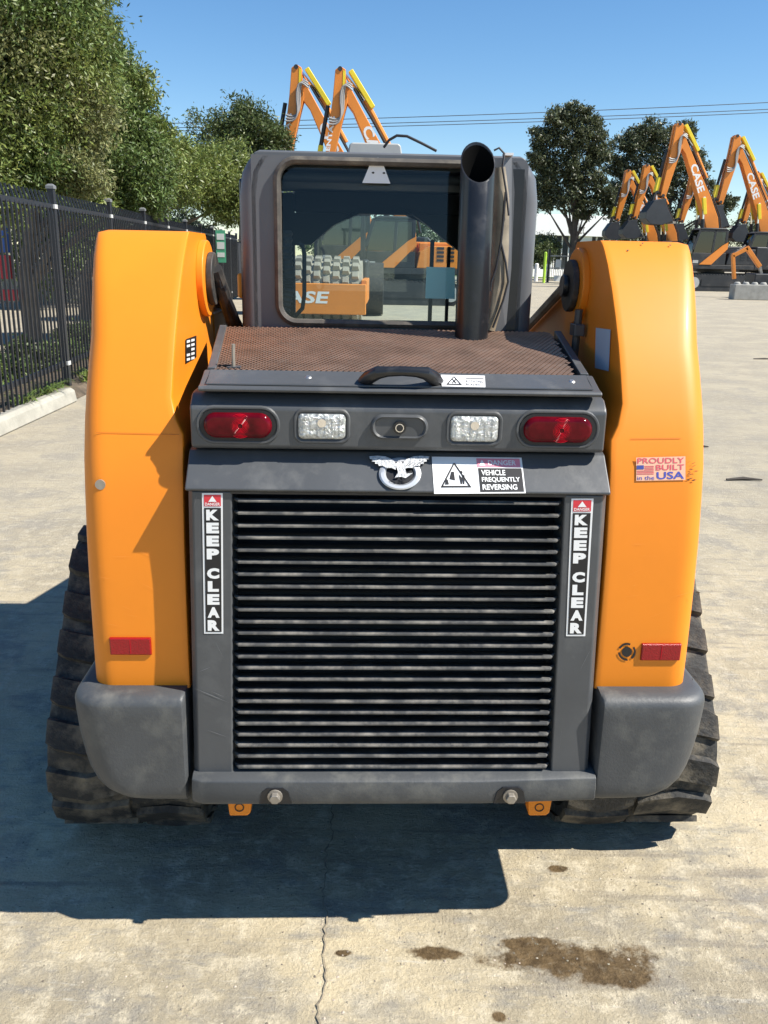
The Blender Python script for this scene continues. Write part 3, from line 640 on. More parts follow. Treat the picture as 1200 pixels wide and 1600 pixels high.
# concrete block and mini excavator beside it
bx_ = at(1143, 461, 40.5)
bk = empty('concrete_block', (bx_.x + 1.2, 40.5, 0))
MB().box(-1.2, 1.2, -.3, .35, 0, .68).build('block', 'block_concrete', bk, .03)
for k in range(6): MB().loft([[(-1.0 + k * .4 + r * math.cos(a), .02 + r * math.sin(a), z) for a in np.linspace(0, 6.283, 13)[:-1]] for r, z in ((.15, .683), (.14, .74), (.09, .79))]).build('stud', 'block_concrete', bk)
tag(bk, 'grey interlocking concrete block with round studs at the right edge', 'concrete block')
me_ = empty('mini_excavator', (at(1185, 455, 42).x, 42.5, 0)); s_ = 42 / FPX
def mp(px, py): q = at(px, py, 42.5); return (q.x - me_.location.x, q.z)
mb = MB(); bar(mb, mp(1147, 436), mp(1145, 398), .14, -.1, .1); bar(mb, mp(1144, 400), mp(1168, 388), .18, -.1, .1); bar(mb, mp(1166, 386), mp(1187, 417), .2, -.1, .1); mb.build('boom', 'orange_far', me_, .02)
MB().box(-.3, .75, -.6, .6, .55, 1.15).build('body', 'dark_machine', me_, .05); MB().box(-.9, .9, -.7, .7, .02, .5).build('crawler', 'dark_machine', me_, .1)
mb = MB(); bar(mb, mp(1148, 396), mp(1165, 383), .07, -.03, .03); bar(mb, mp(1187, 417), mp(1190, 432), .12, -.08, .08); mb.build('cylinder', 'steel_dull', me_)
tag(me_, 'small orange mini excavator with folded arm behind the concrete block', 'mini excavator')
# orange attachments on the ground by the gate
for i, px in enumerate((897, 909)):
    q = at(px, 433, 55); a_ = empty('hydraulic_attachment', (q.x, 55 + i * .3, 0))
    MB().prism([(-.30, 0.02), (.0, .02), (.10, .5), (.40, 1.2), (.12, 1.28), (-.12, .95), (-.28, .5)], -.2, .2, 'y').build('body', 'orange_far', a_, .05)
    MB().prism([(-.12, .55), (.08, .6), (.02, .35)], -.23, .23, 'y').build('bracket', 'dark_machine', a_)
    MB().tube([(.1, 0, 1.2), (.25, 0, 1.6)], .05, 8).build('hose_stub', 'dark_machine', a_)
    tag(a_, ['orange hydraulic attachment by the far gate, left of two', 'orange hydraulic attachment by the far gate, right of two'][i], 'attachment', 'attachments by the gate')

# padfoot roller seen through the cab window
RY = 20.5; rl = empty('padfoot_roller', (at(520, 495, RY).x, RY, 0))
def rp(px, py, y=0): q = at(px, py, RY + y); return q.x - rl.location.x, q.z
rx0 = rp(445, 450)[0]; rx1 = rp(572, 450)[0]
dr = MB().tube([(rx0 + .12, .95, .78), (rx1 - .12, .95, .78)], .70, 32).build('drum', 'drum_steel', rl)
pd = MB().loft([[(sx * a, sy * a, z) for sx, sy in ((-1, -1), (1, -1), (1, 1), (-1, 1))] for a, z in ((.095, 0), (.065, .11))]).mesh('pad'); pd.materials.append(MATS['drum_steel'])
for k in range(18):
    for j in range(7):
        a = 2 * math.pi * (k + .5 * (j % 2)) / 18; x = rx0 + .27 + (rx1 - rx0 - .54) * j / 6
        q = link('pad', pd, None, dr, 0, smooth=0); q.matrix_local = Matrix.Translation((x, .95 + .69 * math.sin(a), .78 + .69 * math.cos(a))) @ Matrix.Rotation(-a, 4, 'X')
_, zt = rp(500, 443); _, zb = rp(500, 491)
fb = MB().box(rx0, rx1, 0, .16, zb, zt).build('front_beam', 'orange_far', rl, .02)
for xx in (rx0 + .05, rx1 - .05): MB().box(xx - .07, xx + .07, .161, 2.4, .5, 1.05).build('side_arm', 'orange_far', rl, .02)
tx0, tx1 = rp(418, 465)[0], rp(511, 465)[0]; z0, z1 = rp(490, 474)[1], rp(490, 455)[1]
text('lettering', 'CASE', lambda u, v: (tx0 + (tx1 - tx0) * u + v * .06, -.004, z0 + (z1 - z0) * v), 'white', fb, .03)
MB().box(-.75, .75, 2.4, 4.6, .6, 1.5).build('rear_body', 'dark_machine', rl, .08)
for xx in (-.9, .9): MB().tube([(xx - .25, 4.0, .72), (xx + .25, 4.0, .72)], .7, 24).build('wheel', 'rubber_clean', rl)
cf = MB()
for xx in (-.6, .6):
    for yy in (2.6, 3.8): cf.box(xx - .05, xx + .05, yy - .05, yy + .05, 1.5, 2.75)
cf.build('cab_frame', 'dark_machine', rl); MB().box(-.75, .75, 2.45, 3.95, 2.751, 2.87).build('roof', 'dark_machine', rl, .03)
tag(rl, 'padfoot roller with studded steel drum and orange front beam, seen through the cab window', 'roller')

# ================================================================== COMPACT TRACK LOADER (seen from behind)
ld = empty('track_loader', MO, R(2.2))
tag(ld, 'orange and grey compact track loader seen from behind, filling the picture', 'track loader')
def part(mb, name, m, parent=ld, bevel=0, seg=2, smooth=30): return mb.build(name, m, parent, bevel, seg, smooth)
def planeP(p0, n): return (Vector(p0), Vector(n).normalized())
def decal(name, px, plane, m, parent, off=.0012):
    return MB().poly([hit(x, y, plane, off) for x, y in px]).build(name, m, parent, smooth=0)
def decals(name, polys, plane, m, parent, off=.0012):
    mb = MB()
    for px in polys: mb.poly([hit(x, y, plane, off) for x, y in px])
    return mb.build(name, m, parent, smooth=0)
def dtext(name, body, bl_, br_, tl_, plane, m, parent, off=.002, bold=.012):
    """letters fitted between photo corners bottom-left, bottom-right, top-left, on a real surface"""
    a, b_, c_ = [hit(*q, plane, off) for q in (bl_, br_, tl_)]
    return text(name, body, lambda u, v: a + (b_ - a) * u + (c_ - a) * v, m, parent, bold)
def quad_px(x0, y0, x1, y1): return [(x0, y1), (x1, y1), (x1, y0), (x0, y0)]
def inset(px, d):
    cx = sum(p[0] for p in px) / len(px); cy = sum(p[1] for p in px) / len(px)
    return [(p[0] - d * (1 if p[0] > cx else -1), p[1] - d * (1 if p[1] > cy else -1)) for p in px]
def circ(cx, cy, rx, ry=None, n=24, a0=0, a1=360): return [(cx + rx * math.cos(R(a0 + (a1 - a0) * k / n)), cy + (ry or rx) * math.sin(R(a0 + (a1 - a0) * k / n))) for k in range(n + (a1 - a0 != 360))]

# ---- rear door: two posts, sloped header, louvre slats over a black core
def fy(z): return .03 * (z - .46) / .665
DOOR = planeP((0, fy(.8), .8), (0, -1, .045))
door = empty('rear_door'); door.parent = ld
for s in (-1, 1):
    x_out_b, x_out_t, x_in_b, x_in_t = s * .456, s * .445, s * .366, s * .351
    def ring(z, xo, xi): return [(xi, fy(z), z), (xo - s * .012, fy(z), z), (xo, fy(z) + .014, z), (xo, .20, z), (xi, .20, z)]
    part(MB().loft([ring(.458, x_out_b, x_in_b), ring(1.122, x_out_t, x_in_t)]), 'door_post', 'grey_paint', door, .004)
hd = [(.026, 1.1225), (.022, 1.128), (.030, 1.137), (.092, 1.196), (.11, 1.2), (.2, 1.2), (.2, 1.1225)]
part(MB().prism(hd, -.448, .448), 'door_header', 'grey_paint', door, .004, 2)
HEAD = planeP((0, .030, 1.137), (0, -.059, .062))
part(MB().box(-.36, .36, .11, .19, .47, 1.12), 'radiator_core', 'black', door)
NS = 24; ZS0, ZS1 = loc(620, 1199, -.002).z, loc(620, 785, .026).z
sl_me = {}
for k in range(NS):
    z = ZS0 + k * (ZS1 - ZS0) / (NS - 1); t = (z - .46) / .665; hw = .3655 - .0148 * t - .001
    ofs = k * 3.37; tl_ = random.uniform(-.0016, .0016)
    me = MB().loft([[(x + ofs, y_, z_ + tl_ * x) for x, y_, z_ in rw] for rw in [[(x, -.003 + in_, -.0026), (x, -.003 + in_, .0004), (x, .006 + in_ * .6, .0030), (x, .020, -.0016), (x, .060, -.0150), (x, .060, -.0175), (x, .018, -.0050)] for x, in_ in ((-hw, .018), (-hw + .012, 0), (-hw * .5, 0), (0, 0), (hw * .5, 0), (hw - .012, 0), (hw, .018))]]).mesh('slat')
    o = link('slat', me, 'slat_paint', door, 0, smooth=25); o.location = (-ofs, fy(z) + random.uniform(-.0006, .0006), z)
part(MB().box(-.355, .355, .03, .1, 1.1165, 1.1215), 'top_rail', 'black_gloss', door)
mat('scratch', (.17, .175, .18), .5)
sm = MB()
for (xa, ya, xb, yb, w) in ((303, 1075, 358, 1098, .8), (330, 1080, 352, 1090, .5), (310, 1050, 330, 1042, .5), (322, 1140, 356, 1152, .5), (301, 800, 309, 770, .7), (872, 1190, 880, 1120, .4), (925, 1010, 905, 1050, .5), (335, 1000, 350, 1030, .4)):
    sm.poly([hit(*q, DOOR, .0012) for q in ((xa, ya), ((xa + xb) / 2, (ya + yb) / 2 - w), (xb, yb), ((xa + xb) / 2, (ya + yb) / 2 + w))])
part(sm, 'scratches', 'scratch', door, smooth=0)
# stickers on the posts
def keep_clear(x0t, x1t, yt, x0b, x1b, yb):
    def P(u, v): return (x0t + (x0b - x0t) * v + (x1t - x0t + ((x1b - x0b) - (x1t - x0t)) * v) * u, yt + (yb - yt) * v)
    def Q(u0, u1, v0, v1): return [P(u0, v1), P(u1, v1), P(u1, v0), P(u0, v0)]
    d = decal('warning_sticker', Q(0, 1, 0, 1), DOOR, 'white', door); d['label'] = 'white bordered KEEP CLEAR danger sticker'
    decal('ink_field', Q(.09, .91, .105, .988), DOOR, 'ink', d, .0018)
    decal('header_field', Q(.09, .91, .012, .094), DOOR, 'red_sign', d, .0018)
    decal('triangle', [P(.3, .062), P(.7, .062), P(.5, .02)], DOOR, 'white', d, .0024)
    dtext('lettering', 'DANGER', P(.14, .089), P(.86, .089), P(.14, .068), DOOR, 'white', d, .0025, .02)
    rows = ['K', 'E', 'E', 'P', None, 'C', 'L', 'E', 'A', 'R']; v = .118; hgt = .076; gap = .0165
    for ch in rows:
        if ch is None: v += .046; continue
        w = .31 if ch != 'L' else .28
        dtext('lettering', ch, P(.5 - w, v + hgt), P(.5 + w, v + hgt), P(.5 - w, v), DOOR, 'white', d, .0025, .065); v += hgt + gap
keep_clear(315.5, 348, 770.5, 319, 349, 990)
keep_clear(893, 927.5, 779, 884.5, 914.5, 994)
# reversing sign on the header
V4 = [(678.5, 771.5), (821.5, 770.5), (815, 715), (674.5, 713.5)]
def VP(u, v): return tuple((1 - u) * (1 - v) * V4[0][i] + u * (1 - v) * V4[1][i] + u * v * V4[2][i] + (1 - u) * v * V4[3][i] for i in (0, 1))
def VQ(u0, u1, v0, v1): return [VP(u0, v0), VP(u1, v0), VP(u1, v1), VP(u0, v1)]
rs = decal('warning_sticker', VQ(0, 1, 0, 1), HEAD, 'white', door); rs['label'] = 'white, pink and black vehicle reversing warning sticker'
decal('ink_field', VQ(.505, .985, .04, .70), HEAD, 'ink', rs, .0018); decal('header_field', VQ(.495, .975, .73, .965), HEAD, 'pink_sign', rs, .0018)
dtext('lettering', 'DANGER', VP(.62, .78), VP(.93, .78), VP(.62, .92), HEAD, 'white', rs, .0024, .02); decal('triangle', [VP(.52, .77), VP(.59, .77), VP(.555, .93)], HEAD, 'white', rs, .0024)
for k, (w, u1) in enumerate((('VEHICLE', .80), ('FREQUENTLY', .955), ('REVERSING', .915))):
    v0 = .50 - .20 * k; dtext('lettering', w, VP(.535, v0), VP(u1, v0), VP(.535, v0 + .15), HEAD, 'white', rs, .0024, .02)
decals('pictogram', [[VP(.07, .17), VP(.245, .84), VP(.245, .72), VP(.115, .24), VP(.375, .24), VP(.245, .72), VP(.245, .84), VP(.42, .17)]][:0] + [[VP(.075, .17), VP(.095, .17), VP(.252, .83), VP(.236, .83)], [VP(.395, .17), VP(.415, .17), VP(.254, .83), VP(.238, .83)], [VP(.085, .17), VP(.405, .17), VP(.403, .215), VP(.087, .215)],
    [VP(.125, .25), VP(.17, .25), VP(.16, .38), VP(.145, .40)], [VP(.18, .40), VP(.24, .36), VP(.235, .60), VP(.205, .60)], [VP(.30, .26), VP(.315, .26), VP(.32, .42), VP(.29, .52), VP(.285, .50)], [VP(.325, .26), VP(.34, .26), VP(.35, .50), VP(.32, .52)], circ(*VP(.315, .58), 2.1, 2.4, 12)], HEAD, 'ink', rs, .0022)
# eagle roundel emblem
em = MB(); cx, cy = 625.0, 740
ringp = lambda r, off: [hit(cx + r * 1.0 * math.cos(a), cy + r * .77 * math.sin(a), HEAD, off) for a in np.linspace(0, 2 * math.pi, 41)[:-1]]
em.loft([ringp(33, .0005), ringp(33, .005), ringp(30, .0075), ringp(25, .0075), ringp(22.5, .004), ringp(22, .002)], True, False, False)
emo = part(em, 'emblem', 'emblem_ring', door); emo['label'] = 'silver eagle roundel emblem'
MB().poly(ringp(22.5, .0022)).build('ground_disc', 'ink', emo, smooth=0)
def wing(s):
    pts = [(4, -14), (10, -22), (22, -27), (34, -28), (47, -27), (46, -23), (42, -22), (43, -19), (38, -18.5), (38, -15.5), (33, -15), (32, -12), (26, -12.5), (20, -9), (12, -9), (6, -6)]
    return [(cx + s * p[0] - 1, cy + p[1]) for p in pts]
def thick(name, px, plane, m, parent, o0, o1):
    n_ = len(px); return MB().add([hit(x, y, plane, o0) for x, y in px] + [hit(x, y, plane, o1) for x, y in px], [tuple(range(n_, 2 * n_))] + [(i, (i + 1) % n_, (i + 1) % n_ + n_, i + n_) for i in range(n_)]).build(name, m, parent, smooth=0)
mat('emblem_white', (.55, .56, .57), .35, metal=.2, var=.25, vscale=150, bump=.6, bscale=220)
for s in (-1, 1): thick('wing', wing(s), HEAD, 'emblem_white', emo, .0085, .0105)
thick('eagle_body', [(cx - 6, cy - 16), (cx - 2, cy - 21), (cx + 3, cy - 18), (cx + 8, cy - 8), (cx + 10, cy), (cx + 20, cy - 1), (cx + 12, cy + 5), (cx + 9, cy + 7), (cx + 2, cy + 5), (cx - 8, cy + 6), (cx - 3, cy - 2), (cx - 5, cy - 9), (cx - 9, cy - 12)], HEAD, 'emblem_white', emo, .0088, .0112)
for sg_ in (-1, 1):
    fm = MB()
    for (ax_, ay, bx2, by2) in ((14, -13, 30, -24), (20, -12, 37, -25), (26, -13.5, 42, -24.5), (10, -12, 22, -23), (32, -16, 45, -25)):
        px_0, px_1 = (cx + sg_ * ax_ - 1, cy + ay), (cx + sg_ * bx2 - 1, cy + by2)
        fm.poly([hit(*q, HEAD, .0108) for q in (px_0, (px_0[0] + .5, px_0[1] + .5), px_1)])
    part(fm, 'feather_lines', 'ink', emo, smooth=0)
dtext('lettering', 'CASE', (cx - 14, cy + 12), (cx + 14, cy + 12), (cx - 14, cy + 6.5), HEAD, 'ink', emo, .0118, .03)

# ---- bottom bar with bolt pockets
bar_p = [(-.012, .397), (-.030, .402), (-.034, .412), (-.034, .440), (-.030, .460), (-.015, .467), (.06, .467), (.06, .397)]
bb_ = MB().loft([[(x, y if abs(x) < .44 else y + .012, z) for y, z in bar_p] for x in (-.456, -.43, -.2, 0, .2, .44, .468)])
bb = part(bb_, 'rear_bumper_bar', 'grey_dusty', ld, .003)
for px in (430, 797):
    c = loc(px, 1243, -.034)
    part(MB().prism([(c.x - .037, .4065), (c.x + .037, .4065), (c.x + .03, .438), (c.x + .018, .447), (c.x - .018, .447), (c.x - .03, .438)], -.0352, -.030, 'y'), 'bolt_pocket', 'black_gloss', bb)
    part(MB().tube([(c.x, -.03, c.z), (c.x, -.052, c.z)], .0125, 6), 'bolt', 'steel_dull', bb, .002)
    part(MB().tube([(c.x, -.036, c.z), (c.x, -.040, c.z)], .017, 16), 'washer', 'steel_dull', bb)
for px in (375, 841):
    c = loc(px, 1262, .03); q = part(MB().prism([(c.x - .028, c.z + .035), (c.x + .03, c.z + .035), (c.x + .026, c.z - .008), (c.x + .018, c.z - .016), (c.x - .024, c.z - .016)], .02, .07, 'y'), 'tie_down_lug', 'orange', ld, .004)
    mk = [(c.x + .010 * math.cos(a), .0192, c.z + .008 + .010 * math.sin(a)) for a in np.linspace(0, 6.283, 17)]
    part(MB().tube(mk, .0014, 5), 'hook_mark', 'ink', q)

# ---- light bar
lb = part(MB().prism([(.072, 1.204), (.062, 1.21), (.062, 1.292), (.068, 1.300), (.092, 1.317), (.115, 1.3205), (.25, 1.3205), (.25, 1.204)], -.438, .436), 'light_bar', 'grey_paint', ld, .007, 3)
LB = planeP((0, .062, 1.25), (0, -1, 0))
def lamp_shape(px, py, wpx, hpx, r_frac): 
    c = hit(px, py, LB); k = (hit(px + 100, py, LB) - c).length / 100; return c, wpx * k, hpx * k * 1.03, r_frac
def bezel(c, w, h, r, parent, m='grey_paint', t=.006, dep=.0035):
    rings = []
    for ex_, y in ((.009, .001), (.006, -dep), (.003, -dep), (.0, -.001)):
        rings.append([(c.x + x, .062 + y, c.z + z) for x, z in rr(w + 2 * ex_, h + 2 * ex_, r + ex_)])
    return part(MB().loft(rings, True, False, False), 'bezel', m, parent)
def lens(c, w, h, r, parent, m, name, bulge):
    rings = []
    for k in range(7):
        a = math.pi / 2 * k / 6; q = .35 + .65 * math.cos(a) if k else 1; sh_ = (1 - math.cos(a)) * .35
        wi, hi = w - 2 * sh_ * h * .55, h * (1 - sh_ * 1.1); rings.append([(c.x + x, .0612 - bulge * math.sin(a), c.z + z) for x, z in rr(wi, hi, min(hi / 2 - .0005, max(.002, r - sh_ * h * .4)))])
    return part(MB().loft(rings, True, False, True), name, m, parent)
for px, py in ((372, 664), (871, 671)):
    c, w, h, _ = lamp_shape(px, py, 116, 44, 0)
    bezel(c, w + .004, h + .004, h / 2, lb)
    part(MB().prism(rr(w + .004, h + .004, h / 2 + .0015, 8, c.x, c.z), .0585, .0625, 'y'), 'lamp_gasket', 'black', lb)
    w -= .012; h -= .006
    t = lens(c, w, h, h / 2 - .001, lb, 'red_lens', 'tail_lamp', .013)
    rg = MB()
    for k, rad in enumerate(np.linspace(.006, h * .46, 8)):
        rg.tube([(c.x + .006 + rad * math.cos(a), .0482 - .0004 + (rad / h) ** 2 * .008, c.z + rad * math.sin(a)) for a in np.linspace(0, 6.283, 25)], .0007, 4, False)
    part(rg, 'lens_ribs', 'red_lens_inner', t)
    for s in (-1, 1): part(MB().tube([(c.x + s * (w / 2 - .008), .061, c.z), (c.x + s * (w / 2 - .008), .0535, c.z)], .0045, 10), 'screw', 'steel', t)
for px, py in ((503, 666), (741, 670)):
    c, w, h, _ = lamp_shape(px, py, 74, 39, 0)
    bezel(c, w + .003, h + .003, .012, lb)
    t = lens(c, w, h, .010, lb, 'clear_lens', 'reversing_lamp', .006)
    part(MB().tube([(c.x, .0552, c.z + .008), (c.x, .0535, c.z + .008)], .009, 14), 'bulb', 'chrome', t)
    fl = MB()
    for k in range(6): 
        x = c.x - w * .38 + k * w * .76 / 5; fl.box(x - .0008, x + .0008, .0542, .0552, c.z - h * .32, c.z + h * .32)
    part(fl, 'lens_flutes', 'clear_lens', t)
c, w, h, _ = lamp_shape(624, 667, 84, 35, 0)
bz = part(MB().loft([[(c.x + x, .062 + y, c.z + z) for x, z in rr(w * k, h * k2, h * k2 / 2 - .0005, 8)] for k, k2, y in ((1.08, 1.1, .001), (1.04, 1.02, -.006), (.98, .9, -.009), (.9, .8, -.004))], True, False, True), 'camera_housing', 'grey_paint', lb)
for r_, y0, y1, m in ((.0135, -.002, -.012, 'black_gloss'), (.009, -.012, -.0135, 'chrome'), (.0072, -.0136, -.0145, 'black_gloss')): part(MB().tube([(c.x, .062 + y0, c.z), (c.x, .062 + y1, c.z)], r_, 18), 'camera_lens', m, bz)

# ---- hood: lip, side rims, woven mesh screen, handle
def hz(y): return 1.3585 + (y - .14) * (1.413 - 1.3585) / .45
lip = [(.060, 1.326), (.056, 1.331), (.060, 1.3365), (.078, 1.3385), (.085, 1.3405), (.14, 1.3585), (.15, 1.359), (.15, 1.33)]
hood = empty('hood'); hood.parent = ld
part(MB().loft([[(x * f, y, z) for y, z in lip] for x, f in ((-.418, 1), (.42, 1))]), 'hood_lip', 'grey_paint', hood, .002)
part(MB().loft([[(x, y, z - 0) for y, z in ((.0705, 1.3415), (.0865, 1.3427), (.1400, 1.3608), (.1402, 1.3590), (.07, 1.3392))] for x in (-.404, .404)]), 'lip_strip', 'grey_paint', hood)
hxw = lambda y: .405 + (y - .14) * .09
for s in (-1, 1):
    part(MB().loft([[(s * (hxw(y) - .012), y, hz(y) + .004), (s * (hxw(y) + .006), y, hz(y) + .004), (s * (hxw(y) + .016), y, hz(y) - .03), (s * (hxw(y) - .012), y, hz(y) - .03)] for y in (.152, .60)]), 'side_rim', 'grey_paint', hood, .002)
part(MB().add([(-hxw(.15) + .01, .15, hz(.15) - .016), (hxw(.15) - .01, .15, hz(.15) - .016), (hxw(.6) - .01, .6, hz(.6) - .016), (-hxw(.6) + .01, .6, hz(.6) - .016)], [(0, 1, 2, 3)]), 'under_screen', 'black', hood)
scr = MB(); px_, py_ = .0122, .0200; zz = lambda x, y: (x, y, hz(y))
ny = int(.455 / (py_ / 2)); 
for j in range(ny):
    y0 = .145 + j * py_ / 2; y1 = y0 + py_ / 2; half = hxw(y0) - .012; nx = int(2 * half / px_)
    for i in range(nx):
        x0 = -half + (i + .5 * (j % 2)) * px_; xa, xb = x0 - px_ * .5, x0 + px_ * .5
        for sx in (-1, 1):  # diamond strands
            a = Vector(zz(x0, y0)); b_ = Vector(zz(x0 + sx * px_ * .5, y1)); w = .0021
            scr.add([(a.x - w, a.y, a.z - .001), (a.x + w, a.y, a.z + .0022), (b_.x + w, b_.y, b_.z + .0022), (b_.x - w, b_.y, b_.z - .001)], [(0, 1, 2, 3)])
so_ = part(scr, 'mesh_screen', 'mesh_rust', hood, smooth=0); so_['kind'] = 'stuff'
for px, py in ((482, 591), (893, 596)):
    c = loc(px, py, .115); part(MB().loft([[(c.x + r_ * math.cos(a), .112 + r_ * .95 * math.sin(a), hz(.112) - .0085 + o + .33 * r_ * math.sin(a)) for a in np.linspace(0, 6.283, 17)[:-1]] for r_, o in ((.0085, 0), (.0085, .004), (.005, .0068))]), 'screw', 'steel', hood)
# handle
hp = []
A_ = loc(568, 598, .085); B_ = loc(686, 599, .085)
path = [(A_.x, .10, 1.345), (A_.x + .012, .080, 1.358), (A_.x + .03, .066, 1.3695), (A_.x + .05, .064, 1.372), (0.5 * (A_.x + B_.x), .064, 1.3735), (B_.x - .05, .064, 1.372), (B_.x - .03, .066, 1.3695), (B_.x - .012, .080, 1.358), (B_.x, .10, 1.345)]
part(MB().tube(path, [.013, .015, .014, .011, .0105, .011, .014, .015, .013], 12), 'handle', 'black_gloss', hood)
# latch pin sticking up at left of the screen
c = loc(365, 578, .17); part(MB().tube([(c.x, .17, 1.36), (c.x, .17, 1.385), (c.x + .001, .168, 1.412)], .0042, 8), 'latch_pin', 'steel_dull', hood)
part(MB().box(c.x - .012, c.x + .016, .16, .195, 1.361, 1.3645), 'latch_plate', 'grey_paint', hood); part(MB().prism([(c.x - .034, .176), (c.x - .026, .171), (c.x - .004, .178), (c.x - .004, .187), (c.x - .02, .184)], 1.3646, 1.3665, 'z'), 'latch_slot', 'black', hood)
LIP = planeP((0, .10, 1.3475 + .0025), (0, -.33, 1))
rb = [(690.5, 603.5), (758.5, 605), (757.5, 587), (689, 585.5)]
s_ = decal('warning_sticker', rb, LIP, 'white', hood, .0015); s_['label'] = 'small white rotating blades warning sticker'
decals('pictogram', [[(697, 601), (722, 601.5), (721, 599.8), (698.5, 599.3)], [(697, 601), (699.5, 601), (710, 588.5), (708.5, 588)], [(722, 601.5), (719.5, 601.5), (708.7, 588.5), (710, 588)], [(706, 598), (712, 592), (713, 593.5), (707, 599)], [(706, 592.5), (707.5, 592), (713, 598), (711.5, 599)], [(728, 591.5), (756, 592), (756, 591), (728, 590.6)]], LIP, 'ink', s_, .002)
dtext('lettering', 'ROTATING', (728, 597.5), (755.5, 598.2), (728, 594), LIP, 'ink', s_, .002, .0); dtext('lettering', 'BLADES', (728, 602), (750, 602.6), (728, 598.8), LIP, 'ink', s_, .002, .0)

# ---- towers (each a curved, round-cornered column) with pods, reflectors, boss, arm
TP = [(.655, .046, .50), (.72, .047, .62), (.80, .050, .74), (.90, .055, .80), (1.0, .063, .80), (1.10, .077, .80), (1.17, .090, .78), (1.225, .108, .76), (1.255, .119, .75), (1.30, .140, .74), (1.36, .172, .73), (1.42, .208, .72), (1.48, .252, .71), (1.54, .302, .70), (1.59, .350, .69), (1.625, .392, .67), (1.640, .415, .66), (1.646, .428, .65)]
def tower(s):
    rings = []
    for z, yr, yf in TP:
        xo = .682; xi = .462 if z < 1.23 else (.478 if z < 1.27 else .490)
        xo += max(0, z - 1.42) * .11; xo -= (.022 if z > 1.645 else .008 if z > 1.64 else 0)
        ro = .048 - max(0, z - 1.45) * .10; ri = .007; ri = .004; rg = [(xi, yf), (xi, yr + ri + .012), (xi, yr + ri), (xi + ri * .3, yr + ri * .3), (xi + ri, yr), (xi + ri + .012, yr), (.5 * (xi + xo), yr), (xo - ro - .012, yr)]
        for k in range(8):
            a = R(90 * k / 7); rg.append((xo - ro + ro * math.sin(a), yr + ro * .9 - ro * .9 * math.cos(a)))
        rg += [(xo, yr + ro + .012), (xo, yr + .2 if yr + .2 < yf else (yr + yf) / 2), (xo, yf)]
        rings.append([(s * x, y, z) for x, y in rg])
    t = part(MB().loft(rings), 'tower', 'orange', ld, smooth=38)
    # pivot boss on the inner face
    for r_, x0, x1, m, nm in ((.095, .492, .472, 'orange', 'pivot_boss'), (.066, .4725, .455, 'rubber_clean', 'pivot_cap'), (.028, .4555, .440, 'black_gloss', 'pivot_pin')):
        part(MB().tube([(s * x0, .585, 1.535), (s * x1, .585, 1.535)], r_, 24), nm, m, t, .004)
    return t
TL, TR = tower(-1), tower(1)
def tower_plane(z, s=1):
    for (z0, y0, _), (z1, y1, _) in zip(TP, TP[1:]):
        if z0 <= z <= z1:
            t = (z - z0) / (z1 - z0); return planeP((0, y0 + (y1 - y0) * t, z), (0, -(z1 - z0), (y1 - y0)))
# pods
for s in (-1, 1):
    rings = []
    for z, ib, io, ii in ((.390, .030, .125, .0), (.393, .016, .098, 0), (.402, .006, .072, 0), (.418, .001, .050, 0), (.44, 0, .033, 0), (.47, 0, .021, 0), (.50, 0, .014, 0), (.56, 0, .005, 0), (.61, 0, .001, 0), (.636, 0, 0, 0), (.644, .002, .001, 0), (.652, .008, .004, 0), (.658, .018, .010, 0), (.661, .034, .020, 0)):
        xi, xo = .468, .720 - io; yr = -.012 + ib; ro = .075; rg = [(xi, .34), (xi, yr + .008), (xi + .004, yr + .001), (xi + .010, yr), (xi + .03, yr), (xo - ro - .02, yr)]
        for k in range(9):
            a = R(90 * k / 8); rg.append((xo - ro + ro * math.sin(a), yr + ro * .8 - ro * .8 * math.cos(a)))
        rg += [(xo, yr + ro * .8 + .02), (xo, .22), (xo, .34)]; rings.append([(s * x, y, z) for x, y in rg])
    part(MB().loft(rings), 'corner_pod', 'grey_dusty', ld, smooth=40)
# reflectors
for px, py, T in ((204.5, 1009, TL), (1032, 1018, TR)):
    pl = tower_plane(.77); c = hit(px, py, pl); k = .0014; w, h = (.0455, .0205)
    rb_ = MB().loft([[(c.x + sx * (w - i_), c.y - o, c.z + sz * (h - i_)) for sx, sz in ((-1, -1), (1, -1), (1, 1), (-1, 1))] for o, i_ in ((-.004, 0), (.004, 0), (.006, .002))])
    r_o = part(rb_, 'reflector', 'red_reflector', T, .001)
    part(MB().box(c.x - .0008, c.x + .0008, c.y - .0066, c.y - .0059, c.z - h + .004, c.z + h - .004), 'divider', 'red_lens_inner', r_o)
# decals on the right tower
P1 = tower_plane(1.15)
ub = [(994, 751.5), (1071, 750), (1071, 713), (994, 715)]
ds = decal('badge', ub, P1, 'decal_pink', TR, .002); ds['label'] = 'faded pink PROUDLY BUILT in the USA badge'
dtext('lettering', 'PROUDLY', (996, 724.5), (1069, 723.5), (996, 715.8), P1, 'decal_red', ds, .0026, .014)
dtext('lettering', 'BUILT', (1025, 735), (1069, 734), (1025, 726.5), P1, 'decal_red', ds, .0026, .014)
dtext('lettering', 'USA', (1026, 749), (1069, 748), (1026, 737.5), P1, 'decal_blue', ds, .0026, .02)
dtext('lettering', 'in the', (996, 750), (1022.5, 749.5), (996, 743.5), P1, 'decal_blue', ds, .0026, .0)
decal('flag_canton', [(995, 733.5), (1006, 733.3), (1006, 727), (995, 727.2)], P1, 'flag_ink', ds, .0026)
decals('flag_stripes', [[(1007 if k < 3 else 995, 728.3 + k * 2.4), (1022, 728 + k * 2.4), (1022, 729 + k * 2.4), (1007 if k < 3 else 995, 729.3 + k * 2.4)] for k in range(6)], P1, 'decal_red', ds, .0026)
P2 = tower_plane(.77)
rm = MB()
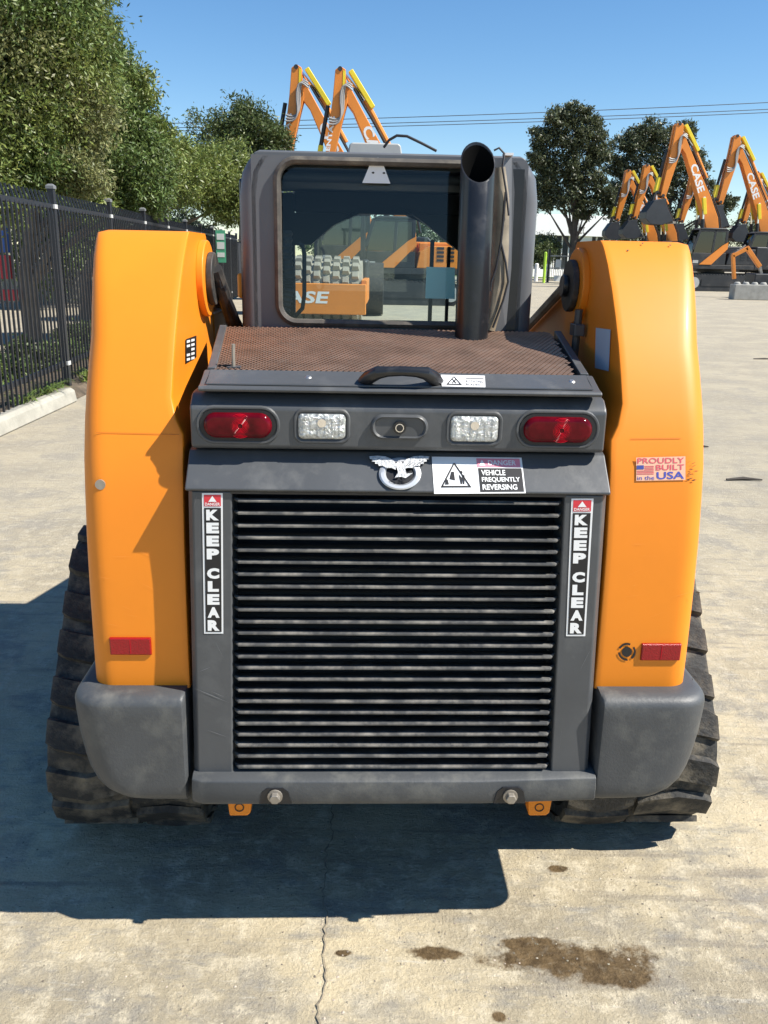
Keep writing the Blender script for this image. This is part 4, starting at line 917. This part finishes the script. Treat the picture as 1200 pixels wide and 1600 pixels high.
for a0 in (0, 120, 240):
    A = circ(979.5, 1018.5, 14, 14, 8, a0 + 205, a0 + 295); Bq = circ(979.5, 1018.5, 10.8, 10.8, 8, a0 + 205, a0 + 295); rm.poly([hit(*q, P2, .0015) for q in A + Bq[::-1]])
rm.poly([hit(*q, P2, .0015) for q in circ(979.5, 1018.5, 8, 8, 20)]); part(rm, 'round_symbol', 'ink', TR, smooth=0)
random.seed(3)
mat('scuff', (.10, .06, .03), .8)
sf = MB()
def scuff(px, py, L, w, a, z):
    pl = tower_plane(z); dx, dy = math.cos(a) * L, math.sin(a) * L
    sf.poly([hit(*q, pl, .0018) for q in ((px, py), (px + dx * .6, py + dy * .5 - w), (px + dx, py + dy), (px + dx * .5, py + dy * .6 + w))])
for k in range(14): scuff(1073 + random.uniform(-2, 10), 724 + random.uniform(0, 30), random.uniform(4, 11), random.uniform(.4, 1.3), random.uniform(-.6, -.1), 1.17)
for k in range(14): scuff(1076 + random.uniform(-4, 6), 1025 + random.uniform(-16, 36), random.uniform(2, 4), random.uniform(.5, 1.6), random.uniform(.6, 1.8), .74)
for (px, py, z) in ((979, 391, 1.625), (1002, 380, 1.625), (1045, 383, 1.625)): scuff(px, py, 4, 1.4, 0, z)
scuff(1086, 925, 9, 1, .1, .9); scuff(1091, 926, 2, 5, 1.2, .9)
part(sf, 'scuff_marks', 'scuff', TR, smooth=0)
mat('seam', (.52, .15, .01), .6); mat('rub_light', (.82, .31, .05), .6)
for T, segs in ((TR, ((985, 686, 1064, 685), (958, 760, 975, 850))), (TL, ((150, 676, 280, 679),))):
    sq = MB()
    for xa, ya, xb, yb in segs[:1]:
        pl = tower_plane(1.22); sq.poly([hit(*q, pl, .0012) for q in ((xa, ya - .5), (xb, yb - .5), (xb, yb + .5), (xa, ya + .5))])
    part(sq, 'panel_seam', 'seam', T, smooth=0)
random.seed(11)
for T, xr in ((TL, (150, 215)), (TR, (965, 1060))):
    sq = MB()
    for _ in range(8):
        py = random.uniform(850, 1060); px = random.uniform(*xr); a = random.uniform(-.25, .25) + (.2 if T == TL else -.2); L = random.uniform(8, 45); w = random.uniform(.12, .35)
        zc = loc(px, py, .05).z; pl = tower_plane(max(.66, min(1.2, zc))); x1, y1 = px + L * math.cos(a), py + L * math.sin(a)
        sq.poly([hit(*q, pl, .0015) for q in ((px, py), ((px + x1) / 2, (py + y1) / 2 - w), (x1, y1), ((px + x1) / 2, (py + y1) / 2 + w))])
    part(sq, 'rub_marks', 'rub_light', T, smooth=0)
pl = tower_plane(1.17); cc = hit(157, 757, pl)
part(MB().tube([(cc.x, cc.y + .012, cc.z), (cc.x, cc.y - .003, cc.z)], .011, 14), 'plug', 'steel_dull', TL)
# inner-face stickers
LI = planeP((-.489, 0, 0), (1, 0, 0)); RI = planeP((.489, 0, 0), (-1, 0, 0))
st = decal('serial_sticker', [(290.5, 568), (307, 558), (307, 524), (290.5, 530)], LI, 'ink', TL); st['label'] = 'black and white serial sticker'
decals('print_patch', [[(292 + 7 * (k % 2), 564 - 7 * (k // 2) - (k % 2) * 2), (297 + 7 * (k % 2), 562.5 - 7 * (k // 2) - (k % 2) * 2), (297 + 7 * (k % 2), 559 - 7 * (k // 2) - (k % 2) * 2), (292 + 7 * (k % 2), 560 - 7 * (k // 2) - (k % 2) * 2)] for k in range(10) if k != 4], LI, 'white', st, .002)
decal('instruction_sticker', [(929.5, 575), (951, 580), (954, 515), (931, 512)], RI, 'sticker_blue', TR)
# loader arms running forward from the pivots, linkage tube, hoses
for s in (-1, 1):
    ap = [(.50, 1.575), (.62, 1.585), (1.30, 1.375), (2.25, 1.09), (2.45, .95), (2.62, .45), (2.50, .38), (2.32, .80), (2.15, .92), (1.25, 1.20), (.62, 1.40), (.50, 1.45)]
    a_ = part(MB().prism(ap, s * .515, s * .61), 'loader_arm', 'orange', ld, .01)
    part(MB().tube([(s * .50, .70, 1.555), (s * .50, 1.30, 1.372), (s * .50, 2.1, 1.13)], .014, 8), 'hydraulic_tube', 'steel_dull', a_)
part(MB().tube([(-.455, .56, 1.56), (-.44, .60, 1.50), (-.438, .68, 1.44), (-.43, .85, 1.34), (-.42, 1.0, 1.27)], [.02, .018, .015, .015, .015], 10), 'hydraulic_hose', 'rubber_clean', ld)
part(MB().tube([(-.44, .575, 1.52), (-.425, .64, 1.46), (-.415, .8, 1.36), (-.41, .95, 1.26)], .010, 8), 'hydraulic_hose', 'black_gloss', ld)
lp_ = [(-.42, .60, 1.50)]
part(MB().box(-.555, -.49, .74, .95, 1.05, 1.44), 'tower_gusset', 'orange', ld, .01)
part(MB().tube([(.468, .49, 1.48), (.468, .50, 1.36)], .010, 8), 'gas_strut', 'grey_paint', ld); part(MB().box(.455, .482, .47, .52, 1.415, 1.445), 'strut_bracket', 'grey_paint', ld, .003)
part(MB().box(-.53, -.40, 1.55, 1.7, 1.44, 1.53), 'work_lamp_box', 'orange', ld, .01)
# bucket at the front, hidden but for a sliver
part(MB().prism([(2.5, .12), (3.2, .03), (3.25, .06), (2.72, .25), (2.62, .6), (2.55, .72), (2.42, .6), (2.42, .2)], -.88, .88), 'bucket', 'dark_machine', ld, .01)

# ---- chassis between the tracks
part(MB().box(-.46, .46, .205, 2.2, .34, 1.19), 'chassis', 'black_gloss', ld, .01)
part(MB().box(-.44, .44, .255, .63, 1.195, 1.34), 'engine_bay', 'black', ld)
for s in (-1, 1): part(MB().box(s * .47, s * .52, .36, 2.2, .30, .66) if s > 0 else MB().box(-.52, -.47, .36, 2.2, .30, .66), 'side_member', 'black_gloss', ld)
# ---- tracks
def track_path(n=260):
    circ_ = [((.53, .285), .25), ((.735, .615), .205), ((2.05, .30), .235)]
    pts = []
    # convex hull of the wheel outlines gives the belt line
    cloud = []
    for (c_, r_) in circ_:
        for k in range(90): a = 2 * math.pi * k / 90; cloud.append((c_[0] + r_ * math.cos(a), c_[1] + r_ * math.sin(a)))
    cloud = sorted(set(cloud))
    def cross(o, a, b_): return (a[0] - o[0]) * (b_[1] - o[1]) - (a[1] - o[1]) * (b_[0] - o[0])
    lo = []
    for p in cloud:
        while len(lo) >= 2 and cross(lo[-2], lo[-1], p) <= 0: lo.pop()
        lo.append(p)
    up = []
    for p in reversed(cloud):
        while len(up) >= 2 and cross(up[-2], up[-1], p) <= 0: up.pop()
        up.append(p)
    h = lo[:-1] + up[:-1]; h.append(h[0])
    d = [0]
    for a, b_ in zip(h, h[1:]): d.append(d[-1] + math.dist(a, b_))
    out = []
    for k in range(n):
        t = d[-1] * k / n; i = max(j for j in range(len(d)) if d[j] <= t); i = min(i, len(h) - 2); f = (t - d[i]) / max(1e-9, d[i + 1] - d[i]); out.append((h[i][0] + (h[i + 1][0] - h[i][0]) * f, h[i][1] + (h[i + 1][1] - h[i][1]) * f))
    return out, d[-1]
TPATH, TLEN = track_path()
zmin = min(p[1] for p in TPATH); LUGH = .017
TPATH = [(y, z - zmin + LUGH) for y, z in TPATH]
lug_me = {}
for s in (-1, 1):
    x0, x1 = (s * .505, s * .895); n = len(TPATH); rings = []
    v_ = []; f_ = []
    nrm = []
    for i in range(n):
        a, b_ = TPATH[i - 1], TPATH[(i + 1) % n]; d = Vector((b_[0] - a[0], b_[1] - a[1])).normalized(); nrm.append(Vector((d.y, -d.x)))
    prof = [(x0, 0), (x0 + s * .02, .004), (x1 - s * .02, .004), (x1, -.004), (x1, -.028), (x0, -.028)]
    for i in range(n):
        for (x, o) in prof: v_.append((x, TPATH[i][0] + nrm[i].x * o, TPATH[i][1] + nrm[i].y * o))
    m_ = len(prof)
    for i in range(n):
        for k in range(m_): f_.append((i * m_ + k, i * m_ + (k + 1) % m_, ((i + 1) % n) * m_ + (k + 1) % m_, ((i + 1) % n) * m_ + k))
    tr = part(MB().add(v_, f_), 'rubber_track', 'rubber', ld, smooth=40); tr['label'] = 'dusty black rubber track'
    # lug meshes: local x across, y along the belt, z outward
    if not lug_me:
        for key, (xa, xb, sh) in {'out': (.004, .208, .030), 'in': (-.188, -.008, .030)}.items():
            mb = MB(); rings = []
            for t in (0, .12, .5, .88, 1):
                x = xa + (xb - xa) * t; off = sh * math.sin(t * 3.0) * (1 if key == 'out' else -1); hw_ = .041 if 0 < t < 1 else .036
                rings.append([(x, off - hw_, .0), (x, off - hw_ * .84, LUGH), (x, off + hw_ * .84, LUGH), (x, off + hw_, .0)])
            me = mb.loft(rings).mesh('tread_lug'); me.materials.append(MATS['rubber']); lug_me[key] = me
    npit = 40
    for k in range(npit):
        for key, ph in (('out', 0), ('in', .5)):
            f = ((k + ph) / npit * n) % n; i = int(f); p = TPATH[i]; nn = nrm[i]; tg = Vector((-nn.y, nn.x))
            o = link('tread_lug', lug_me[key], None, tr, .004 if False else 0, smooth=25)
            X = Vector((s, 0, 0)); Zv = Vector((0, nn.x, nn.y)); Yv = Zv.cross(X)
            o.matrix_local = Matrix(((X.x, Yv.x, Zv.x, s * .685), (X.y, Yv.y, Zv.y, p[0]), (X.z, Yv.z, Zv.z, p[1]), (0, 0, 0, 1)))
    for (yc, zc, r_, nm) in ((.53, .29, .20, 'idler_wheel'), (.735, .595, .16, 'drive_sprocket'), (2.05, .30, .18, 'idler_wheel')):
        part(MB().tube([(s * .56, yc, zc), (s * .83, yc, zc)], r_, 24), nm, 'dark_machine', ld, .01)
    for yc in (.85, 1.15, 1.45, 1.75): part(MB().tube([(s * .6, yc, .17), (s * .8, yc, .17)], .095, 18), 'track_roller', 'dark_machine', ld, .01)

# ---- cab: open shell with rear window, roof, sides, arched front frame
cab = empty('operator_cab', (-.010, 0, 0)); cab.parent = ld; Fy = 1.56
CW, CY0, CY1, CZ0, CZ1 = .392, .65, 1.62, 1.20, 1.842
wr = rr(.585, .418, .055, 8, -.004, 1.627)   # window outline (x,z)
def outer_at(p):  # matching point on the panel outline
    x, z = p; cx_, cz_ = -.004, 1.627; dx, dz = x - cx_, z - cz_
    bx = (.33 if dx > 0 else .33); k = min(((CW - .035) - cx_ if dx > 0 else (CW - .035) + cx_) / max(abs(dx), 1e-6), ((CZ1 - cz_) if dz > 0 else (cz_ - 1.36)) / max(abs(dz), 1e-6)); return (cx_ + dx * k, cz_ + dz * k)
n = len(wr); inr = [(x, CY0, z) for x, z in wr]; inb = [(x, CY0 + .03, z) for x, z in wr]; outr = [(outer_at(p)[0], CY0, outer_at(p)[1]) for p in wr]
part(MB().loft([outr, inr, inb], True, False, False), 'rear_panel', 'cab_paint', cab, smooth=40)
# rounded corner columns and flanks
for s in (-1, 1):
    rings = []
    for z in (1.30, 1.5, 1.74, 1.80, 1.825, 1.838):
        ins = 0 if z < 1.76 else (z - 1.76) ** 2 * 5.5
        xo = CW - ins; r_ = .032; rg = [(xo - .06, CY0 + .001), (xo - .045, CY0)]
        for k in range(7):
            a = R(90 * k / 6); rg.append((xo - r_ + r_ * math.sin(a), CY0 + r_ - r_ * math.cos(a)))
        rg += [(xo, CY0 + .12), (xo - .03, CY0 + .12), (xo - .06, CY0 + .03)]; rings.append([(s * x, y, z) for x, y in rg])
    part(MB().loft(rings), 'corner_column', 'cab_paint', cab, smooth=40)
    part(MB().box(s * CW - .02, s * CW + .02, CY0 + .17, CY0 + .30, 1.22, 1.80), 'side_rib', 'black_gloss', cab, .012)
    sd_ = MB()
    for (y0, y1, z0, z1) in ((.78, CY1, 1.2, 1.36), (.78, CY1, 1.76, 1.835), (.78, .86, 1.36, 1.76), (1.50, CY1, 1.36, 1.76)): sd_.box(s * .365 - .012, s * .365 + .012, y0, y1, z0, z1)
    part(sd_, 'side_frame', 'cab_paint', cab)
    gm = MB()
    for k in range(9): y = .89 + k * .07; gm.box(s * .365 - .003, s * .365 + .003, y - .005, y + .005, 1.36, 1.76)
    for k in range(5): z = 1.42 + k * .075; gm.box(s * .365 - .0025, s * .365 + .0025, .86, 1.5, z - .005, z + .005)
    part(gm, 'side_guard_mesh', 'black_gloss', cab, smooth=0)
    part(MB().box(s * .350 - .002, s * .350 + .002, .86, 1.5, 1.36, 1.76), 'side_glass', 'side_glass', cab)
part(MB().loft([[(x * k_, y, z) for x, y in ((-CW + .036, CY0 + .004), (CW - .036, CY0 + .004), (CW - .036, CY1), (-CW + .036, CY1))] for z, k_ in ((1.836, 1), (1.846, .985), (1.853, .94))]), 'roof', 'cab_paint', cab, .006)
part(MB().box(-.36, .36, .70, Fy - .002, 1.815, 1.8355), 'headliner', 'interior', cab)
part(MB().box(-.36, .36, .69, CY1, 1.195, 1.21), 'floor', 'interior', cab)
# window seal and glass
def ringoff(d, y): return [(x, y, z) for x, z in rr(.585 + 2 * d, .418 + 2 * d, .055 + d, 8, -.004, 1.627)]
part(MB().loft([ringoff(.004, CY0 - .001), ringoff(.002, CY0 - .010), ringoff(-.006, CY0 - .014), ringoff(-.014, CY0 - .010), ringoff(-.016, CY0 + .006)], True, False, False), 'window_seal', 'seal', cab)
gl_ = [(x, z) for x, z in rr(.585 - .02, .418 - .02, .045, 8, -.004, 1.627)]
part(MB().poly([(x, CY0 + .002 + (z - 1.41) * .055, z) for x, z in gl_]), 'rear_window', 'cab_glass', cab, smooth=0)
GLP = planeP((0, CY0 + .0005, 1.6), (0, -1, 0))
tri = decal('warning_triangle', [(572, 286), (616, 287), (602, 249), (597, 246.5), (592, 247), (587, 250)], GLP, 'white', cab, .001); tri['label'] = 'pale triangular sticker inside the rear window'
decals('triangle_marks', [circ(589, 270, 2.2, 1.6, 8), circ(606, 270.5, 2.2, 1.6, 8)], GLP, 'ink', tri, .002)
part(MB().prism([(loc(*q, .67).x, loc(*q, .67).z) for q in ((670, 466), (716, 467), (716, 418), (672, 417))], .662, .668, 'y'), 'interior_card', 'teal_card', cab)
# arched front frame
Fy = 1.56
def fz(px, py): q = loc(px, py, Fy); return (q.x, q.z)
up = [fz(*p) for p in ((430, 365), (480, 348), (530, 318), (565, 303), (600, 298), (640, 304), (680, 325), (720, 358), (760, 395), (790, 420))]
up = [(p[0], 1.744) for p in up]
dn = [fz(*p) for p in ((430, 385), (490, 382), (525, 352), (558, 328), (595, 319), (630, 323), (670, 350), (705, 380), (740, 405), (790, 445))]
ar = MB()
for i in range(len(up) - 1): ar.add([(p[0], y, p[1]) for y in (Fy, Fy + .05) for p in (up[i], up[i + 1], dn[i + 1], dn[i])], [(0, 1, 2, 3), (7, 6, 5, 4), (0, 4, 5, 1), (3, 2, 6, 7)])
part(ar, 'front_arch', 'interior', cab, smooth=50)
ft = MB(); ft.box(-.37, -.31, Fy, Fy + .05, 1.21, 1.81); ft.box(.31, .37, Fy, Fy + .05, 1.21, 1.81); ft.box(-.309, .309, Fy, Fy + .05, 1.745, 1.834)
part(ft, 'front_frame', 'interior', cab, .006)
part(MB().box(-.31, .31, Fy + .052, Fy + .056, 1.21, 1.745), 'windscreen', 'wind_glass', cab)
part(MB().box(-.35, .35, .74, 1.0, 1.785, 1.812), 'overhead_console', 'interior', cab, .02)
for (px0, px1) in ((677, 683), (704, 709)): part(MB().box(loc(px0, 400, 1.2).x, loc(px1, 400, 1.2).x, 1.2, 1.22, 1.21, loc(680, 375 if px0 < 690 else 385, 1.2).z), 'control_lever', 'interior', cab, .003)
# left: corrugated hose
cp = [loc(452, 360, .80), loc(452, 400, .80), loc(457, 432, .80), loc(456, 450, .80), loc(450, 480, .8), loc(444, 515, .8)]
pp = []; rr_ = []
for i in range(len(cp) - 1):
    for k in range(8): pp.append(cp[i].lerp(cp[i + 1], k / 8)); rr_.append(.020 if k % 2 else .0155)
part(MB().tube(pp, rr_, 12), 'corrugated_hose', 'rubber_clean', cab)
gb = [loc(466, 495, .82), loc(478, 482, .82), loc(481, 460, .82), loc(481, 395, .82), loc(478, 384, .82), loc(472, 380, .82)]
part(MB().tube(gb, .006, 8), 'grab_rail', 'interior', cab)
# seat top and interior tubes behind the glass
part(MB().prism([(-.18, 1.2), (.18, 1.2), (.17, 1.33), (.13, 1.345), (-.13, 1.345), (-.17, 1.33)], 1.0, 1.12, 'y'), 'seat_back', 'interior', cab, .02)
# aerial puck and loop cable on the roof
q0, q1 = loc(549, 232, .9), loc(632, 232, .9)
part(MB().prism([(q0.x, 1.858), (q1.x, 1.858), (q1.x - .005, 1.888), (q1.x - .012, 1.893), (q0.x + .012, 1.893), (q0.x + .005, 1.888)], .8, 1.1, 'y'), 'roof_vent', 'light_grey', cab, .006)
part(MB().tube([loc(606, 230, .72), loc(614, 219, .70), loc(626, 212, .69), loc(642, 213, .68), (loc(665, 224, .67)), loc(688, 236, .66)], .0035, 6), 'roof_cable', 'cable', cab)

# ---- exhaust stack, heat shield and cables
def stk(px, py): return loc(px, py, .52)
ct, cb_ = stk(748, 252), stk(736, 530); rad = .0425
ax = Vector((ct.x - cb_.x, .012, ct.z - cb_.z)).normalized(); nseg = 28; rings = []
zt_hi, zt_lo = stk(750, 217).z, stk(748, 289).z
for lev in (0, .5, 1):
    ring = []
    for k in range(nseg):
        a = 2 * math.pi * k / nseg; ox, oy = rad * math.cos(a), rad * math.sin(a)
        if lev < 1: c = cb_ + ax * ((ct - cb_).length * .8 * lev); ring.append((c.x + ox, c.y + oy, c.z))
        else:
            zz_ = zt_lo + (zt_hi - zt_lo) * (oy / rad + 1) / 2; t = (zz_ - cb_.z) / ax.z; ring.append((cb_.x + ax.x * t + ox, cb_.y + ax.y * t + oy, zz_))
    rings.append(ring)
inner = [[(Vector(p) - Vector((0, 0, 0))) for p in rings[2]]]
cen = Vector([sum(p[i] for p in rings[2]) / nseg for i in range(3)])
def shrink(ring, d, dz=0): return [tuple(cen + (Vector(p) - cen) * (1 - d / rad) + Vector((0, 0, dz))) for p in ring]
rings += [shrink(rings[2], .0025, .0006), shrink(rings[2], .0028, -.004)]
es = part(MB().loft(rings, True, True, False), 'exhaust_stack', 'black_gloss', ld, smooth=40)
part(MB().loft([rings[-1], [(p[0], p[1], p[2] - .3) for p in rings[-1]]], True, False, True), 'shaded_bore', 'bore_shade', es, smooth=40)  # inner wall coloured near-black so the opening reads shaded despite the sun
hs_ = MB(); p_ = [loc(780, 262, .60), loc(783, 310, .60), loc(781, 380, .60), loc(778, 440, .60), loc(768, 490, .60), loc(762, 515, .60)]
part(MB().tube(p_, [.016, .021, .024, .025, .022, .02], 12), 'heat_shield_pipe', 'shield', ld)
part(MB().add([tuple(loc(*q)) for q in ((786, 245, .61), (800, 240, .63), (804, 300, .63), (799, 420, .63), (790, 518, .63), (764, 518, .61), (782, 450, .61), (790, 330, .61))], [tuple(range(8))]), 'stack_bracket', 'cab_paint', ld, smooth=0)
part(MB().box(loc(786, 246, .62).x, loc(800, 246, .62).x, .60, .635, loc(790, 244, .62).z, loc(790, 240, .62).z), 'bracket_clip', 'white', ld)
for pts in (((772, 235), (780, 231), (788, 240), (785, 262), (791, 300), (795, 337)), ((790, 300), (787, 340), (783, 378), (775, 420), (768, 440), (766, 455)), ((783, 380), (790, 410), (794, 440), (786, 470), (770, 512))):
    part(MB().tube([loc(*q, .575) for q in pts], .0028, 6), 'cable', 'cable', ld)
part(MB().box(loc(788, 400, .645).x, .345, .636, .648, 1.35, 1.82), 'dark_channel', 'black_gloss', cab)
